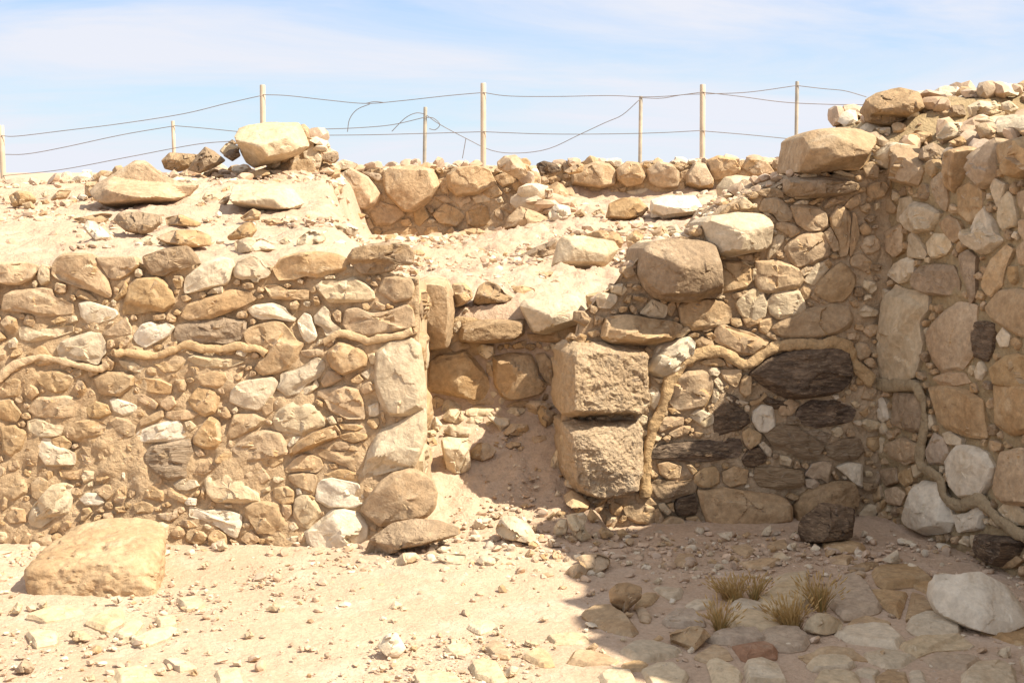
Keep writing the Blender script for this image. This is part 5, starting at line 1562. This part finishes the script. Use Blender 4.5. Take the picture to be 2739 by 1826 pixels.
# ------------------------------------------------------------------ dry grass tufts in the shaded paving
def tuft(tile, x, y, h, n, spread, lean, seed, label, green=0.06):
    B = hit_land(tile, x, y); rs = np.random.RandomState(seed)
    V, Fc, MI = [], [], []
    for part in ('blades', 'seed_heads'):
        rp = np.random.RandomState(seed + 1)
        for k in range(n):
            a = rp.rand() * 6.283; r = spread * rp.rand() ** 0.7 * 0.45
            L = h * rp.uniform(0.4, 1.0); ln = rp.uniform(0.0, 0.95) * rp.rand() ** 0.5; hd = rp.rand(); gr = rp.rand() < green
            dirv = np.array([math.cos(a) * ln + lean, math.sin(a) * ln * 0.7, 1.0]); dirv /= np.linalg.norm(dirv)
            p0 = np.array([math.cos(a) * r, math.sin(a) * r * 0.7, -0.004])
            side = np.array([math.cos(a + 1.4), math.sin(a + 1.4), 0])
            curve = np.array([math.cos(a), math.sin(a), -0.4]) * L * rp.uniform(0.02, 0.3)
            ts = np.linspace(0, 1, 5)
            cl = [p0 + dirv * L * t + curve * t * t for t in ts]
            if part == 'blades':
                w_ = 0.0019; i0 = len(V)
                for t, c in zip(ts, cl):
                    ww = w_ * (1 - 0.75 * t); V += [c - side * ww, c + side * ww]
                for q in range(4): Fc.append((i0 + 2 * q, i0 + 2 * q + 1, i0 + 2 * q + 3, i0 + 2 * q + 2)); MI.append(1 if gr else 0)
            elif hd > 0.45:
                tip = cl[-1]; d2 = cl[-1] - cl[-2]; d2 /= np.linalg.norm(d2); hl = 0.016 + 0.012 * rp.rand()
                s2_ = np.cross(d2, side); i0 = len(V)
                for q, (t, rr) in enumerate(((0, .0006), (.3, .0024), (.7, .0019), (1, .0002))):
                    for m in range(4):
                        an = m * 1.5708; V.append(tip + d2 * hl * t + (side * math.cos(an) + s2_ * math.sin(an)) * rr)
                for q in range(3):
                    for m in range(4): Fc.append((i0 + q * 4 + m, i0 + q * 4 + (m + 1) % 4, i0 + q * 4 + 4 + (m + 1) % 4, i0 + q * 4 + 4 + m)); MI.append(0)
    tag(link('grass_tuft', mesh_from('grass_tuft', V, Fc, ['dry_grass', 'green_grass'], MI, sharp=0), B), label, 'grass tuft', 'dry grass tufts')
tuft('G5', 166, 70, 0.092, 260, 0.085, -0.25, 1, 'wide golden dry grass tuft, farthest left and back of the four')
tuft('G5', 187, 70, 0.105, 90, 0.035, 0.1, 5, 'thin greenish grass tuft just right of the wide golden one', 0.25)
tuft('G5', 152, 104, 0.12, 140, 0.04, -0.05, 2, 'green and straw grass tuft nearest the yellowish rock', 0.3)
tuft('G5', 226, 100, 0.118, 280, 0.075, -0.2, 3, 'largest rusty golden grass tuft with long seed heads')
tuft('G4', 22, 81, 0.135, 190, 0.045, -0.12, 4, 'tall dry grass tuft farthest right, behind the rounded white stone', 0.15)

# ------------------------------------------------------------------ two post and wire fences on the skyline
def fence(name, label, Y, posts, wires, rad):
    root = empty(name, (0.0, Y, 1.2)); tag(root, label, 'fence', 'wire fences behind the ruin')
    for (xt, yt, xb, yb, mt) in posts:
        a = at_y('P', xt, yt, Y); b = at_y('P', xb, yb, Y)
        b = b + (b - a) / np.linalg.norm(b - a) * max(0.0, (b[2] - 1.1))
        V, Fc = tube([b, b * 0.5 + a * 0.5, a - (a - b) * 0.006, a], [rad, rad, rad, rad * 0.85], None, n=14, nrm=(0, 1, 0))
        link('post', mesh_from('post', V - b, Fc, [mt], sharp=40), b, root)
    for s in wires:
        P = spline([at_y('P', x, y, Y - rad) for x, y in pts_of(s)], 40)
        V, Fc = tube(P, 0.0034 * Y / 14, None, n=5, nrm=(0, 1, 0))
        base = P[0]
        link('wire', mesh_from('wire', V - base, Fc, ['fence_wire'], sharp=0), base, root)
fence('wire_fence', 'nearer wire fence with thick pale round posts along the skyline', 13.6,
      [(0.25, 28.8, 0.9, 44, 'post_paint'), (60.3, 19.5, 60.4, 30, 'post_paint'), (111.0, 19.1, 111.0, 37, 'post_paint'), (161.4, 19.4, 161.3, 37, 'post_paint')],
      ['0.3 31.2,4 31.3,15 30,28 28.4,42 26.2,52 23.8,60 22', '60.4 21.8,66 22,75 23,84 23.8,92 23.2,103 22,111 21.3', '111 21.3,117 22.1,128 22.2,140 22,148 22.3,155 22,161.3 21.2',
       '161.3 21.2,170 22.2,180 23.5,190 24,200 24.1', '0.7 40.4,14 39,30 36,45 33.2,54 32.4', '75 31.1,85 31,97 30.7,111 30.3', '111 30.3,125 30.8,140 30.8,152 30.5,161.3 30',
       '161.3 30.1,172 31,184 32.2', '84 23.8,86 23.4,88.3 23.6', '85 23.9,82 25.2,80.3 27.4,79.8 30.3'], 0.0245)
fence('wire_fence', 'farther wire fence with thinner worn posts and a sagging broken wire', 15.4,
      [(39.7, 27.8, 40, 36, 'post_paint'), (97.7, 24.6, 97.5, 37, 'worn_post'), (147.2, 22.1, 147.0, 37, 'worn_post'), (183.1, 18.7, 182.8, 37, 'worn_post')],
      ['0.7 35.5,6 35.4,14 34,28 31,39.7 29', '39.9 28.9,47 29.5,55 30.3', '74 29.7,82 29.4,90 28.7,97.5 27', '147.1 22.5,152 22.6,157 21.8,163 21.6,172 21.2,183 19.7', '183 19.7,189 20.4,194 20.9,199 22.3',
       '98 26.5,101 28.6,107 31.8,113 34.6,119 35.2,126 34.2,133 31,139 28.2,143 26.4,147 22.8', '97.6 26.2,95.5 26,93 27.2,90 30.2', '98 27,99.6 27.2,101 28.6,100 29.8,98.6 29.6', '107 31.8,106.7 33.6,106.2 36.4'], 0.0185)
